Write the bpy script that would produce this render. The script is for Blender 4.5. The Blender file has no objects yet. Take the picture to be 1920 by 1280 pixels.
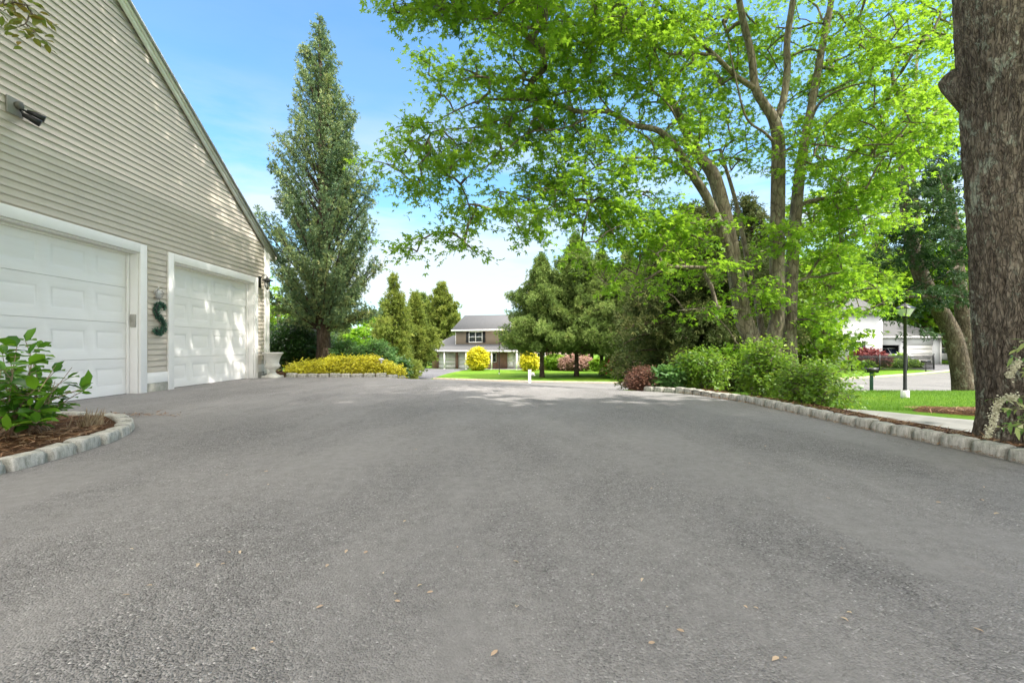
EXPO = 2.0
import bpy, math, random
import numpy as np
from mathutils import noise as MN, Vector
RNG = np.random.default_rng(7); random.seed(7)
F_ = 890.0; CH = 0.82; HY = 650.0
SC = bpy.context.scene; COL = SC.collection
def S(t, a, b):
    t = np.clip((np.asarray(t, float)-a)/(b-a), 0, 1); return t*t*(3-2*t)
def P(px, py, Z): return np.array([(px-960)/F_*Z, Z, CH-(py-HY)/F_*Z])
# ------------------------------------------------------------------ terrain
_p0 = ([0, 11.7, 14, 20, 28, 36, 50, 66, 100, 2000], [0, 0, -.13, -.9, -1.8, -1.93, -2.02, -2.2, -2.5, -2.5])
_p1 = ([0, 7.2, 8.5, 12.5, 17, 21, 30, 42, 46, 53, 100, 2000], [0, 0, -.2, -.5, -.72, -1.35, -1.55, -1.5, -1.33, -1.1, -.3, -.3])
def G(x, y):
    x = np.asarray(x, float); y = np.asarray(y, float)
    t = x/np.maximum(y, 1.0)
    def prof(p, Y):
        s = 0
        for k in (-.06, -.03, 0, .03, .06): s = s+np.interp(Y*(1+k), p[0], p[1])
        return s/5
    Y0 = y+(3.3*S(t, -.25, .27)-3.2*S(-t, .23, .32))*(1-S(y, 15, 30))
    a = prof(_p0, Y0); b = prof(_p1, y)
    w = S(t, .36, .62)*S(y, 3, 9)
    g = a*(1-w)+b*w
    g = g-.14*S(x, 3.75, 4.9)*(1-S(y, 9, 14))*S(y, -6, -2)
    return g
def gz(x, y): return float(G(x, y))
# ------------------------------------------------------------------ objects
def tag(o, label=None, cat=None, group=None, kind=None):
    for k, v in (('label', label), ('category', cat), ('group', group), ('kind', kind)):
        if v: o[k] = v
    return o
def T(name, label, cat, loc=(0, 0, 0), rz=0, group=None):
    o = bpy.data.objects.new(name, None); COL.objects.link(o)
    o.location = loc; o.rotation_euler = (0, 0, rz); o.empty_display_size = .2
    return tag(o, label, cat, group)
def link_mesh(name, me, mat, parent=None, loc=None):
    o = bpy.data.objects.new(name, me); COL.objects.link(o)
    if mat is not None and not me.materials: me.materials.append(mat)
    if parent: o.parent = parent
    if loc is not None: o.location = loc
    return o
def np_mesh(name, V, faces, mat, parent=None, off=None, smooth=False, attr=None, loc=None):
    """faces: list of (M,k) int arrays"""
    V = np.asarray(V, float).reshape(-1, 3)
    if off is not None: V = V-np.asarray(off, float)
    me = bpy.data.meshes.new(name)
    faces = [f for f in faces if len(f)]
    nl = sum(f.size for f in faces); nf = sum(len(f) for f in faces)
    me.vertices.add(len(V)); me.vertices.foreach_set('co', V.astype(np.float32).ravel())
    me.loops.add(nl); me.loops.foreach_set('vertex_index', np.concatenate([f.ravel() for f in faces]).astype(np.int32))
    me.polygons.add(nf)
    tot = np.concatenate([np.full(len(f), f.shape[1]) for f in faces])
    st = np.concatenate([[0], np.cumsum(tot)[:-1]])
    me.polygons.foreach_set('loop_start', st.astype(np.int32))
    me.update(calc_edges=True)
    if smooth: me.polygons.foreach_set('use_smooth', np.ones(nf, bool))
    if attr is not None:
        a = me.attributes.new('v', 'FLOAT', 'POINT'); a.data.foreach_set('value', np.asarray(attr, np.float32))
    me.validate()
    return link_mesh(name, me, mat, parent, loc)
class MB:
    def __init__(s): s.v = []; s.q = []; s.t = []; s.n = 0; s.pp = []
    def add(s, V, quads=(), tris=(), polys=()):
        s.v.append(np.asarray(V, float).reshape(-1, 3))
        if len(quads): s.q.append(np.asarray(quads, int)+s.n)
        if len(tris): s.t.append(np.asarray(tris, int)+s.n)
        for p in polys: s.pp.append(np.asarray([p], int)+s.n)
        s.n += len(s.v[-1]); return s
    def box(s, x0, x1, y0, y1, z0, z1):
        V = [(x, y, z) for x in (x0, x1) for y in (y0, y1) for z in (z0, z1)]
        return s.add(V, [(0, 1, 3, 2), (4, 6, 7, 5), (0, 4, 5, 1), (2, 3, 7, 6), (0, 2, 6, 4), (1, 5, 7, 3)])
    def bbox(s, x0, x1, y0, y1, z0, z1, b=.01):
        """box with chamfered vertical+top edges"""
        V = []; 
        for z, i in ((z0, 0), (z1-b, 0), (z1, b)):
            V += [(x0+i+b*(i == 0)*0, y0+i, z), (x1-i, y0+i, z), (x1-i, y1-i, z), (x0+i, y1-i, z)]
        q = []
        for k in (0, 4):
            for j in range(4): q.append((k+j, k+(j+1) % 4, k+4+(j+1) % 4, k+4+j))
        q += [(3, 2, 1, 0), (8, 9, 10, 11)]
        return s.add(V, q)
    def tube(s, path, radii, n=6, cap=True):
        path = np.asarray(path, float); m = len(path)
        radii = np.broadcast_to(np.asarray(radii, float), (m,))
        tg = np.gradient(path, axis=0); tg /= np.maximum(np.linalg.norm(tg, axis=1), 1e-9)[:, None]
        a = np.array([0, 0, 1.]) if abs(tg[0][2]) < .8 else np.array([1., 0, 0])
        A = np.cross(tg, a); A /= np.maximum(np.linalg.norm(A, axis=1), 1e-6)[:, None]; B = np.cross(tg, A)
        th = np.arange(n)/n*2*np.pi
        V = path[:, None]+radii[:, None, None]*(np.cos(th)[None, :, None]*A[:, None]+np.sin(th)[None, :, None]*B[:, None])
        i, j = np.meshgrid(np.arange(m-1), np.arange(n), indexing='ij')
        q = np.stack([i*n+j, i*n+(j+1) % n, (i+1)*n+(j+1) % n, (i+1)*n+j], -1).reshape(-1, 4)
        s.add(V.reshape(-1, 3), q, polys=([tuple(range(n))[::-1], tuple((m-1)*n+k for k in range(n))] if cap else ()))
        return s
    def lathe(s, prof, c=(0, 0, 0), n=24, axis='z'):
        V = []
        for r, z in prof:
            for k in range(n):
                a = 2*math.pi*k/n; p = (r*math.cos(a), r*math.sin(a), z)
                if axis == 'x': p = (p[2], p[0], p[1])
                if axis == 'y': p = (p[0], p[2], p[1])
                V.append((p[0]+c[0], p[1]+c[1], p[2]+c[2]))
        q = [(i*n+j, i*n+(j+1) % n, (i+1)*n+(j+1) % n, (i+1)*n+j) for i in range(len(prof)-1) for j in range(n)]
        m = len(prof)-1
        return s.add(V, q, polys=[tuple(range(n))[::-1], tuple(m*n+k for k in range(n))])
    def prism(s, poly, ax, a0, a1):
        """poly: 2D points; extruded along axis ax (0,1,2) between a0,a1"""
        n = len(poly); V = []
        for a in (a0, a1):
            for p in poly:
                l = list(p); l.insert(ax, a); V.append(l)
        return s.add(V, [(i, (i+1) % n, n+(i+1) % n, n+i) for i in range(n)], polys=[tuple(range(n))[::-1], tuple(range(n, 2*n))])
    def build(s, name, mat, parent=None, off=None, smooth=False, loc=None, bevel=0):
        fs = ([np.concatenate(s.q)] if s.q else [])+([np.concatenate(s.t)] if s.t else [])+s.pp
        o = np_mesh(name, np.concatenate(s.v), fs, mat, parent, off, smooth, loc=loc)
        if bevel:
            m = o.modifiers.new('b', 'BEVEL'); m.width = bevel; m.segments = 2; m.limit_method = 'ANGLE'
        return o
# ------------------------------------------------------------------ materials
MATS = {}
def newmat(name):
    m = bpy.data.materials.new(name); m.use_nodes = True; nt = m.node_tree
    MATS[name] = m; return m, nt, nt.nodes['Principled BSDF']
def N(nt, t, **kw):
    n = nt.nodes.new(t)
    for k, v in kw.items():
        if k.startswith('i_'): n.inputs[k[2:].replace('_', ' ')].default_value = v
        else: setattr(n, k, v)
    return n
def ramp(nt, stops, src=None):
    r = nt.nodes.new('ShaderNodeValToRGB'); e = r.color_ramp.elements
    while len(e) < len(stops): e.new(.5)
    for k, (p, c) in enumerate(stops):
        e[k].position = p; e[k].color = (c[0], c[1], c[2], 1)
    if src: nt.links.new(src, r.inputs[0])
    return r
def coords(nt, scale=(1, 1, 1), kind='Object'):
    tc = nt.nodes.new('ShaderNodeTexCoord'); mp = nt.nodes.new('ShaderNodeMapping')
    mp.inputs['Scale'].default_value = scale; nt.links.new(tc.outputs[kind], mp.inputs[0]); return mp.outputs[0]
def noise(nt, vec, scale, detail=4, rough=.6):
    n = N(nt, 'ShaderNodeTexNoise'); n.inputs['Scale'].default_value = scale
    n.inputs['Detail'].default_value = detail; n.inputs['Roughness'].default_value = rough
    nt.links.new(vec, n.inputs['Vector']); return n.outputs['Fac']
def mixc(nt, a, b, fac, blend='MIX'):
    m = nt.nodes.new('ShaderNodeMix'); m.data_type = 'RGBA'; m.blend_type = blend
    for s, v in ((m.inputs[0], fac), (m.inputs[6], a), (m.inputs[7], b)):
        if hasattr(v, 'links'): nt.links.new(v, s)
        else: s.default_value = v if not isinstance(v, (tuple, list)) else (v[0], v[1], v[2], 1)
    return m.outputs[2]
def bump(nt, h, strength, dist, bs):
    b = N(nt, 'ShaderNodeBump'); b.inputs['Strength'].default_value = strength; b.inputs['Distance'].default_value = dist
    nt.links.new(h, b.inputs['Height']); nt.links.new(b.outputs[0], bs.inputs['Normal']); return b
def rough_mat(name, c1, c2, scale=8, rough=.8, bs_=.3, bd=.01, vec=(1, 1, 1), detail=5, spec=.3, metal=0):
    m, nt, b = newmat(name); v = coords(nt, vec); n = noise(nt, v, scale, detail)
    r = ramp(nt, [(.3, c1), (.7, c2)], n); nt.links.new(r.outputs[0], b.inputs['Base Color'])
    b.inputs['Roughness'].default_value = rough; b.inputs['Specular IOR Level'].default_value = spec
    b.inputs['Metallic'].default_value = metal
    if bs_: bump(nt, n, bs_, bd, b)
    return m
def leafmat(name, stops, trans, tfac=.4, rough=.5, spec=.3):
    m, nt, b = newmat(name)
    a = N(nt, 'ShaderNodeAttribute', attribute_name='v')
    r = ramp(nt, stops, a.outputs['Fac']); nt.links.new(r.outputs[0], b.inputs['Base Color'])
    b.inputs['Roughness'].default_value = rough; b.inputs['Specular IOR Level'].default_value = spec
    t = N(nt, 'ShaderNodeBsdfTranslucent')
    nt.links.new(mixc(nt, r.outputs[0], trans, .6), t.inputs['Color'])
    mx = N(nt, 'ShaderNodeMixShader'); mx.inputs[0].default_value = tfac
    nt.links.new(b.outputs[0], mx.inputs[1]); nt.links.new(t.outputs[0], mx.inputs[2])
    nt.links.new(mx.outputs[0], nt.nodes['Material Output'].inputs[0])
    return m
# asphalt
def asphalt(name, dark, light, tint=(1, 1, 1), big=.35):
    m, nt, b = newmat(name); v = coords(nt)
    vo = N(nt, 'ShaderNodeTexVoronoi', feature='F1'); vo.inputs['Scale'].default_value = 160; nt.links.new(v, vo.inputs['Vector'])
    vr = N(nt, 'ShaderNodeSeparateColor'); nt.links.new(vo.outputs['Color'], vr.inputs[0])
    st = ramp(nt, [(0, [c*.5 for c in dark]), (.12, dark), (.5, [c*.5+d*.5 for c, d in zip(dark, light)]), (.9, light), (.985, [c*1.3 for c in light]), (1, [c*2.2 for c in light])], vr.outputs[0])
    sm = noise(nt, coords(nt, (1, .45, 1)), .9, 5, .65); smr = ramp(nt, [(.40, (.15, .15, .15)), (.62, (1, 1, 1))], sm)
    stc = mixc(nt, [c*.5+d*.5 for c, d in zip(dark, light)], st.outputs[0], smr.outputs[0])
    patch = noise(nt, coords(nt, (1, .5, 1)), .55, 6, .62); pr = ramp(nt, [(.3, (.84, .84, .84)), (.7, (1.12, 1.11, 1.09))], patch)
    fine = noise(nt, v, 16, 5, .7); fr = ramp(nt, [(.3, (.86, .86, .86)), (.7, (1.12, 1.12, 1.12))], fine)
    c = mixc(nt, stc, pr.outputs[0], 1, 'MULTIPLY'); c = mixc(nt, c, fr.outputs[0], 1, 'MULTIPLY')
    # sandy stains
    sn = noise(nt, coords(nt, (.6, 1.4, 1)), 1.3, 6, .7); sr = ramp(nt, [(.66, (0, 0, 0)), (.74, (1, 1, 1))], sn)
    c = mixc(nt, c, (.27, .20, .15), N_mul(nt, sr.outputs[0], .35))
    nt.links.new(c, b.inputs['Base Color']); b.inputs['Roughness'].default_value = .85; b.inputs['Specular IOR Level'].default_value = .25
    pits = noise(nt, v, 60, 3, .6); ds = N(nt, 'ShaderNodeMath', operation='SUBTRACT'); nt.links.new(pits, ds.inputs[0]); nt.links.new(vo.outputs['Distance'], ds.inputs[1])
    bump(nt, N_mul(nt, ds.outputs[0], smr.outputs[0]), 1, .008, b)
    return m
def N_mul(nt, s, f):
    n = N(nt, 'ShaderNodeMath', operation='MULTIPLY'); nt.links.new(s, n.inputs[0])
    if hasattr(f, 'links'): nt.links.new(f, n.inputs[1])
    else: n.inputs[1].default_value = f
    return n.outputs[0]
ASPH = asphalt('asphalt_worn', (.182, .173, .171), (.31, .297, .292))
ROAD = asphalt('road_pale', (.105, .104, .102), (.17, .168, .165))
DRV2 = asphalt('asphalt_far', (.08, .08, .09), (.14, .14, .15))
CONC = rough_mat('concrete_path', (.17, .168, .155), (.27, .265, .245), 3, .9, .4, .01, detail=8)
def lawnmat():
    m, nt, b = newmat('lawn'); v = coords(nt)
    n1 = noise(nt, v, .35, 5, .6); n2 = noise(nt, v, 30, 4, .7)
    r1 = ramp(nt, [(.3, (.06, .135, .010)), (.55, (.095, .185, .015)), (.75, (.14, .21, .025))], n1)
    r2 = ramp(nt, [(.25, (.55, .6, .5)), (.75, (1.4, 1.35, 1.3))], n2)
    nt.links.new(mixc(nt, r1.outputs[0], r2.outputs[0], 1, 'MULTIPLY'), b.inputs['Base Color'])
    b.inputs['Roughness'].default_value = .9; b.inputs['Specular IOR Level'].default_value = .1
    bump(nt, n2, .8, .03, b); return m
LAWN = lawnmat()
def mulchmat():
    m, nt, b = newmat('mulch'); v = coords(nt)
    n1 = noise(nt, v, 4, 5, .6); n2 = noise(nt, coords(nt, (1, 1.0, 1)), 55, 4, .75)
    r1 = ramp(nt, [(.35, (.075, .045, .03)), (.6, (.16, .085, .045))], n1)
    r2 = ramp(nt, [(.3, (.3, .3, .3)), (.7, (1.5, 1.4, 1.3))], n2)
    nt.links.new(mixc(nt, r1.outputs[0], r2.outputs[0], 1, 'MULTIPLY'), b.inputs['Base Color'])
    b.inputs['Roughness'].default_value = .95; b.inputs['Specular IOR Level'].default_value = .1
    bump(nt, n2, 1, .03, b); return m
MULCH = mulchmat()
STRAW = leafmat('pine_straw', [(0, (.17, .085, .04)), (.6, (.30, .155, .075)), (1, (.45, .31, .18))], (.4, .2, .08), .1)
def granite():
    m, nt, b = newmat('granite_block'); v = coords(nt)
    n0 = noise(nt, v, 220, 2, .5); n1 = noise(nt, v, 9, 6, .65); n2 = noise(nt, v, 3, 5, .7)
    r0 = ramp(nt, [(.3, (.27, .26, .245)), (.5, (.52, .50, .47)), (.75, (.74, .71, .67))], n0)
    r1 = ramp(nt, [(.35, (.55, .56, .50)), (.6, (1.05, 1.04, 1.0))], n1)
    c = mixc(nt, r0.outputs[0], r1.outputs[0], 1, 'MULTIPLY')
    r2 = ramp(nt, [(.6, (0, 0, 0)), (.72, (1, 1, 1))], n2)
    c = mixc(nt, c, (.14, .15, .08), N_mul(nt, r2.outputs[0], .55))
    nt.links.new(c, b.inputs['Base Color']); b.inputs['Roughness'].default_value = .9
    bump(nt, n1, .8, .012, b); return m
GRAN = granite()
def barkmat(name, c1, c2, c3, sc=10, zs=.25, lichen=.0, bd=.03, lc=(.42, .46, .36)):
    m, nt, b = newmat(name); v = coords(nt, (1, 1, zs))
    n1 = noise(nt, v, sc, 8, .7); w = N(nt, 'ShaderNodeTexVoronoi', feature='DISTANCE_TO_EDGE'); w.inputs['Scale'].default_value = sc*1.3
    wv = N(nt, 'ShaderNodeMix', data_type='VECTOR'); nt.links.new(v, wv.inputs[4]); 
    nn = N(nt, 'ShaderNodeTexNoise'); nn.inputs['Scale'].default_value = sc*.8; nt.links.new(v, nn.inputs['Vector']); nt.links.new(nn.outputs['Color'], wv.inputs[5]); wv.inputs[0].default_value = .12
    nt.links.new(wv.outputs[1], w.inputs['Vector'])
    r = ramp(nt, [(.3, c1), (.5, c2), (.72, c3)], n1)
    wr = ramp(nt, [(0, (.35, .35, .35)), (.12, (1, 1, 1))], w.outputs['Distance'])
    c = mixc(nt, r.outputs[0], wr.outputs[0], .8, 'MULTIPLY')
    big = noise(nt, coords(nt, (1, 1, .5)), 1.6, 4, .6); br_ = ramp(nt, [(.3, (.66, .66, .68)), (.7, (1.2, 1.18, 1.14))], big)
    c = mixc(nt, c, br_.outputs[0], 1, 'MULTIPLY')
    if lichen:
        ln = noise(nt, coords(nt, (1, 1, .7)), 5.5, 9, .82); lr = ramp(nt, [(.55, (0, 0, 0)), (.60, (1, 1, 1))], ln)
        c = mixc(nt, c, lc, N_mul(nt, lr.outputs[0], lichen))
    nt.links.new(c, b.inputs['Base Color']); b.inputs['Roughness'].default_value = .95; b.inputs['Specular IOR Level'].default_value = .15
    ad = N(nt, 'ShaderNodeMath', operation='ADD'); nt.links.new(N_mul(nt, n1, .6), ad.inputs[0])
    mn = N(nt, 'ShaderNodeMath', operation='MINIMUM'); nt.links.new(w.outputs['Distance'], mn.inputs[0]); mn.inputs[1].default_value = .2
    nt.links.new(N_mul(nt, mn.outputs[0], 3), ad.inputs[1])
    bump(nt, ad.outputs[0], .9, bd, b); return m
BK_OAK = barkmat('oak_bark', (.095, .076, .058), (.20, .165, .128), (.36, .315, .25), 24, .3, .7, .02)
BK_LEAN = barkmat('pine_bark', (.06, .047, .036), (.115, .092, .07), (.2, .165, .125), 12, .3, .3, .02)
BK_MAPLE = barkmat('maple_bark', (.12, .10, .07), (.21, .175, .13), (.33, .29, .23), 9, .3, .5, .015, (.30, .33, .2))
BK_DARK = barkmat('conifer_bark', (.05, .035, .028), (.11, .08, .06), (.2, .15, .12), 14, .25, 0, .015)
BK_TWIG = rough_mat('twig_bark', (.09, .07, .05), (.2, .165, .12), 20, .9, .2, .004)
BK_TAN = rough_mat('dry_stem', (.25, .17, .11), (.42, .33, .23), 20, .9, .2, .004)
# paints
WHITE = rough_mat('white_trim', (.83, .805, .78), (.88, .86, .84), 3, .45, .05, .003, detail=6, spec=.4)
DOORW = rough_mat('door_white', (.85, .82, .79), (.89, .865, .84), 2.5, .4, .1, .002, vec=(1, 1, 6), detail=8, spec=.4)
def vinyl():
    m, nt, b = newmat('vinyl_siding'); n = noise(nt, coords(nt), 1.2, 6, .6); n2 = noise(nt, coords(nt, (8, 1.5, 40)), 4, 4, .6)
    r = ramp(nt, [(.3, (.545, .485, .41)), (.7, (.61, .545, .465))], n)
    r2 = ramp(nt, [(.3, (.93, .93, .93)), (.7, (1.05, 1.05, 1.05))], n2)
    nt.links.new(mixc(nt, r.outputs[0], r2.outputs[0], 1, 'MULTIPLY'), b.inputs['Base Color'])
    b.inputs['Roughness'].default_value = .55; bump(nt, n2, .2, .002, b); return m
VINYL = vinyl()
SHING = rough_mat('shingles_grey', (.065, .065, .068), (.125, .125, .13), 14, .9, .5, .01, vec=(1, 1, 3))
GUTTER = rough_mat('aluminium_drip', (.42, .43, .45), (.55, .56, .58), 4, .4, 0, metal=.15)
FOUND = rough_mat('foundation', (.26, .26, .22), (.38, .37, .33), 12, .95, .6, .01)
BLACK = rough_mat('black_metal', (.008, .008, .009), (.02, .02, .022), 6, .4, .1, .002, spec=.5)
RUBBER = rough_mat('rubber', (.015, .015, .015), (.03, .03, .03), 10, .8, .1, .002)
GREYB = rough_mat('bronze_grey', (.10, .09, .08), (.16, .15, .13), 6, .4, .1, .002)
URNM = rough_mat('cast_stone', (.52, .50, .45), (.70, .68, .63), 7, .85, .4, .006, detail=8)
BEIGE = rough_mat('beige_plastic', (.36, .34, .30), (.42, .40, .36), 6, .5, 0)
PALEM = rough_mat('pale_pewter', (.38, .36, .36), (.62, .60, .58), 25, .5, .3, .004)
BROWNS = rough_mat('taupe_siding', (.185, .14, .105), (.235, .18, .135), 2, .7, .4, .02, vec=(.3, .3, 9))
WHITES = rough_mat('white_siding', (.55, .55, .56), (.64, .64, .65), 2, .6, .4, .02, vec=(.3, .3, 7))
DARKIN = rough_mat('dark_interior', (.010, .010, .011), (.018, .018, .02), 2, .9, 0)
GREENP = rough_mat('green_post', (.02, .06, .05), (.035, .09, .075), 5, .5, .1, .003)
def glassm(name, col=(.02, .03, .03), rough=.05):
    m, nt, b = newmat(name); b.inputs['Base Color'].default_value = (*col, 1); b.inputs['Roughness'].default_value = rough
    b.inputs['Specular IOR Level'].default_value = .8
    n = noise(nt, coords(nt), 1.5, 2); bump(nt, n, .05, .02, b); return m
GLASS = glassm('window_glass')
FROST = rough_mat('lamp_glass', (.74, .74, .72), (.8, .8, .79), 3, .6, 0)
def clearg():
    m, nt, b = newmat('clear_lamp_glass'); b.inputs['Transmission Weight'].default_value = .9; b.inputs['Roughness'].default_value = .08
    n = noise(nt, coords(nt), 20, 2); bump(nt, n, .3, .01, b); return m
CLEARG = clearg()
def brickm():
    m, nt, b = newmat('red_brick'); v = coords(nt, kind='Object')
    mp = N(nt, 'ShaderNodeMapping'); mp.inputs['Rotation'].default_value = (math.pi/2, 0, 0); nt.links.new(v, mp.inputs[0])
    br = N(nt, 'ShaderNodeTexBrick'); nt.links.new(mp.outputs[0], br.inputs['Vector'])
    br.inputs['Color1'].default_value = (.20, .075, .05, 1); br.inputs['Color2'].default_value = (.29, .12, .085, 1); br.inputs['Mortar'].default_value = (.4, .36, .32, 1)
    br.inputs['Scale'].default_value = 4; br.inputs['Brick Width'].default_value = .8; br.inputs['Row Height'].default_value = .27; br.inputs['Mortar Size'].default_value = .03
    nt.links.new(br.outputs[0], b.inputs['Base Color']); b.inputs['Roughness'].default_value = .9; return m
BRICK = brickm()
L_MAPLE = leafmat('maple_leaves', [(0, (.065, .155, .010)), (.45, (.135, .28, .018)), (.85, (.24, .40, .03)), (1, (.39, .48, .05))], (.40, .64, .04), .58)
L_LIME = leafmat('lime_leaves', [(0, (.07, .16, .01)), (.5, (.14, .27, .02)), (1, (.28, .38, .04))], (.36, .55, .03), .5)
L_OAK = leafmat('oak_leaves', [(0, (.03, .08, .008)), (.5, (.06, .13, .015)), (1, (.11, .2, .03))], (.15, .32, .03), .35)
L_TALL = leafmat('cypress_needles', [(0, (.055, .11, .075)), (.45, (.155, .235, .12)), (.8, (.31, .38, .155)), (1, (.48, .45, .2))], (.12, .18, .04), .2, .7, .2)
L_CEDAR = leafmat('cedar_needles', [(0, (.06, .10, .03)), (.5, (.14, .21, .05)), (.85, (.24, .31, .08)), (1, (.33, .33, .11))], (.14, .2, .04), .25, .7, .2)
L_GOLD = leafmat('golden_cedar_needles', [(0, (.06, .10, .018)), (.5, (.15, .20, .035)), (1, (.30, .33, .07))], (.3, .34, .05), .3, .7, .2)
L_HEM = leafmat('hemlock_needles', [(0, (.035, .055, .018)), (.5, (.085, .115, .034)), (1, (.19, .185, .065))], (.07, .09, .03), .2, .7, .15)
L_PINE = leafmat('pine_needles', [(0, (.015, .04, .018)), (.5, (.035, .08, .03)), (1, (.08, .14, .045))], (.08, .14, .03), .2, .7, .2)
L_HOLLY = leafmat('holly_leaves', [(0, (.012, .045, .008)), (.5, (.03, .09, .012)), (.85, (.07, .17, .02)), (1, (.15, .32, .03))], (.1, .25, .02), .25, .35, .5)
L_YEL = leafmat('yellow_leaves', [(0, (.30, .33, .03)), (.35, (.62, .60, .04)), (.75, (.80, .74, .06)), (1, (.85, .80, .2))], (.7, .6, .04), .3)
L_YELG = leafmat('gold_globe_leaves', [(0, (.32, .36, .02)), (.5, (.66, .62, .02)), (1, (.80, .74, .04))], (.7, .55, .02), .25)
L_PERE = leafmat('broad_perennial', [(0, (.05, .14, .03)), (.5, (.10, .23, .06)), (1, (.26, .40, .14))], (.2, .4, .06), .35)
L_BUSH = leafmat('bush_leaves', [(0, (.05, .13, .014)), (.5, (.14, .27, .025)), (.85, (.27, .42, .04)), (1, (.48, .52, .09))], (.34, .52, .04), .45, .4, .4)
L_HYD = leafmat('hydrangea_leaves', [(0, (.03, .11, .014)), (.5, (.075, .21, .018)), (.85, (.17, .36, .025)), (1, (.25, .43, .03))], (.2, .42, .02), .35, .4, .4)
L_RED = leafmat('maroon_leaves', [(0, (.07, .012, .015)), (.5, (.16, .03, .035)), (1, (.28, .08, .06))], (.3, .06, .05), .25)
L_BARB = leafmat('barberry_leaves', [(0, (.07, .03, .02)), (.5, (.18, .08, .055)), (1, (.32, .17, .10))], (.3, .14, .08), .25)
L_PINK = leafmat('pink_leaves', [(0, (.14, .12, .05)), (.5, (.38, .22, .18)), (1, (.55, .35, .30))], (.5, .3, .25), .25)
L_ROSE = leafmat('rose_petals', [(0, (.55, .03, .08)), (1, (.75, .08, .16))], (.7, .05, .1), .2)
L_VAR = leafmat('variegated_leaves', [(0, (.08, .20, .04)), (.4, (.18, .34, .08)), (.6, (.45, .50, .18)), (1, (.70, .68, .42))], (.4, .5, .15), .35, .4)
L_FLW = leafmat('cream_flowers', [(0, (.55, .52, .36)), (1, (.78, .74, .58))], (.7, .68, .5), .3)
L_CRAB = leafmat('bronze_green_leaves', [(0, (.20, .09, .03)), (.3, (.24, .20, .04)), (.6, (.13, .20, .04)), (1, (.20, .28, .05))], (.35, .42, .06), .4)
L_FALL = leafmat('fallen_leaf_tan', [(0, (.46, .32, .22)), (1, (.62, .50, .36))], (.5, .3, .2), .1)
L_WREATH = leafmat('wreath_green', [(0, (.02, .07, .05)), (.6, (.05, .15, .10)), (1, (.14, .26, .17))], (.08, .2, .12), .15)
BKT_L = leafmat('dry_stalks', [(0, (.28, .2, .12)), (1, (.5, .4, .27))], (.5, .4, .25), .2)
GRASS = leafmat('grass_blades', [(0, (.06, .15, .012)), (.5, (.10, .22, .02)), (1, (.18, .30, .04))], (.2, .38, .03), .35)
# ------------------------------------------------------------------ foliage engine
def _kites(angs, lens, w, droop):
    V = [(0, 0, 0)]; q = []
    for a, l in zip(angs, lens):
        a = math.radians(a); c, s_ = math.cos(a), math.sin(a)
        for (u, v, z) in ((.45*l, w*l, .02), (l, 0, droop*l), (.45*l, -w*l, .02)):
            V.append((u*c-v*s_, u*s_+v*c, z))
        k = len(V); q.append((0, k-1, k-2, k-3))
    return np.array(V), np.array(q)
TM = {'maple': _kites((0, 52, -52, 108, -108), (1, .85, .85, .5, .5), .2, -.22),
      'maple3': _kites((0, 55, -55), (1, .85, .85), .26, -.2),
      'oval': (np.array([(0, 0, 0), (.3, .24, .05), (.7, .22, .03), (1, 0, -.14), (.7, -.22, .03), (.3, -.24, .05), (.5, 0, -.02)]),
               np.array([(0, 6, 2, 1), (6, 3, 2, 2), (0, 5, 4, 6), (6, 4, 3, 3)])),
      'long': (np.array([(0, 0, 0), (.35, .13, .03), (.7, .10, -.04), (1, 0, -.2), (.7, -.10, -.04), (.35, -.13, .03), (.5, 0, -.01)]),
               np.array([(0, 6, 2, 1), (6, 3, 2, 2), (0, 5, 4, 6), (6, 4, 3, 3)])),
      'blob': (np.array([(0, 0, 0), (.5, .4, .05), (1, 0, -.1), (.5, -.4, .05)]), np.array([(0, 3, 2, 1)])),
      'blade': (np.array([(0, .06, 0), (0, -.06, 0), (1, 0, 0)]), np.array([(0, 1, 2, 2)])),
      }
# oval/long as triangles+quads (fix degenerate quads)
for k_ in ('oval', 'long'):
    TM[k_] = (TM[k_][0], np.array([(0, 6, 1, 1)]), )
    V_ = TM[k_][0]
    TM[k_] = (V_, np.array([(0, 6, 1), (6, 2, 1), (6, 3, 2), (0, 5, 6), (6, 5, 4), (6, 4, 3)]))
TM['blade'] = (TM['blade'][0], np.array([(0, 1, 2)]))
_tv = []; _tq = []
for k_ in range(5):      # needle tuft: 5 narrow kites in a cone about +x
    a = k_*2*math.pi/5; cx, sy, sz = .75, .62*math.cos(a), .62*math.sin(a)
    if k_ == 0: cx, sy, sz = 1, .1, .1
    p = np.array([cx, sy, sz]); sd = np.cross(p, [.3, -math.sin(a), math.cos(a)]); sd = sd/np.linalg.norm(sd)*.13
    b_ = len(_tv); _tv += [(0, 0, 0), tuple(p*.5+sd), tuple(p), tuple(p*.5-sd)]; _tq.append((b_, b_+3, b_+2, b_+1))
TM['tuft'] = (np.array(_tv), np.array(_tq))
_tv = []; _tq = []
for k_, a in enumerate((-62, -40, -20, 0, 20, 40, 62)):   # flat feathered spray
    a = math.radians(a); l = 1-.35*abs(a); b_ = len(_tv); c, s_ = math.cos(a), math.sin(a); w = .075
    _tv += [(.12*abs(k_-3)*.5, 0, 0), (l*.55*c-w*s_, l*.55*s_+w*c, 0.03*(k_ % 2)), (l*c, l*s_, -.08), (l*.55*c+w*s_, l*.55*s_-w*c, .03*(k_ % 2))]
    _tq.append((b_, b_+3, b_+2, b_+1))
TM['spray'] = (np.array(_tv), np.array(_tq))
def nrm(a): return a/np.maximum(np.linalg.norm(a, axis=-1, keepdims=True), 1e-9)
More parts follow.
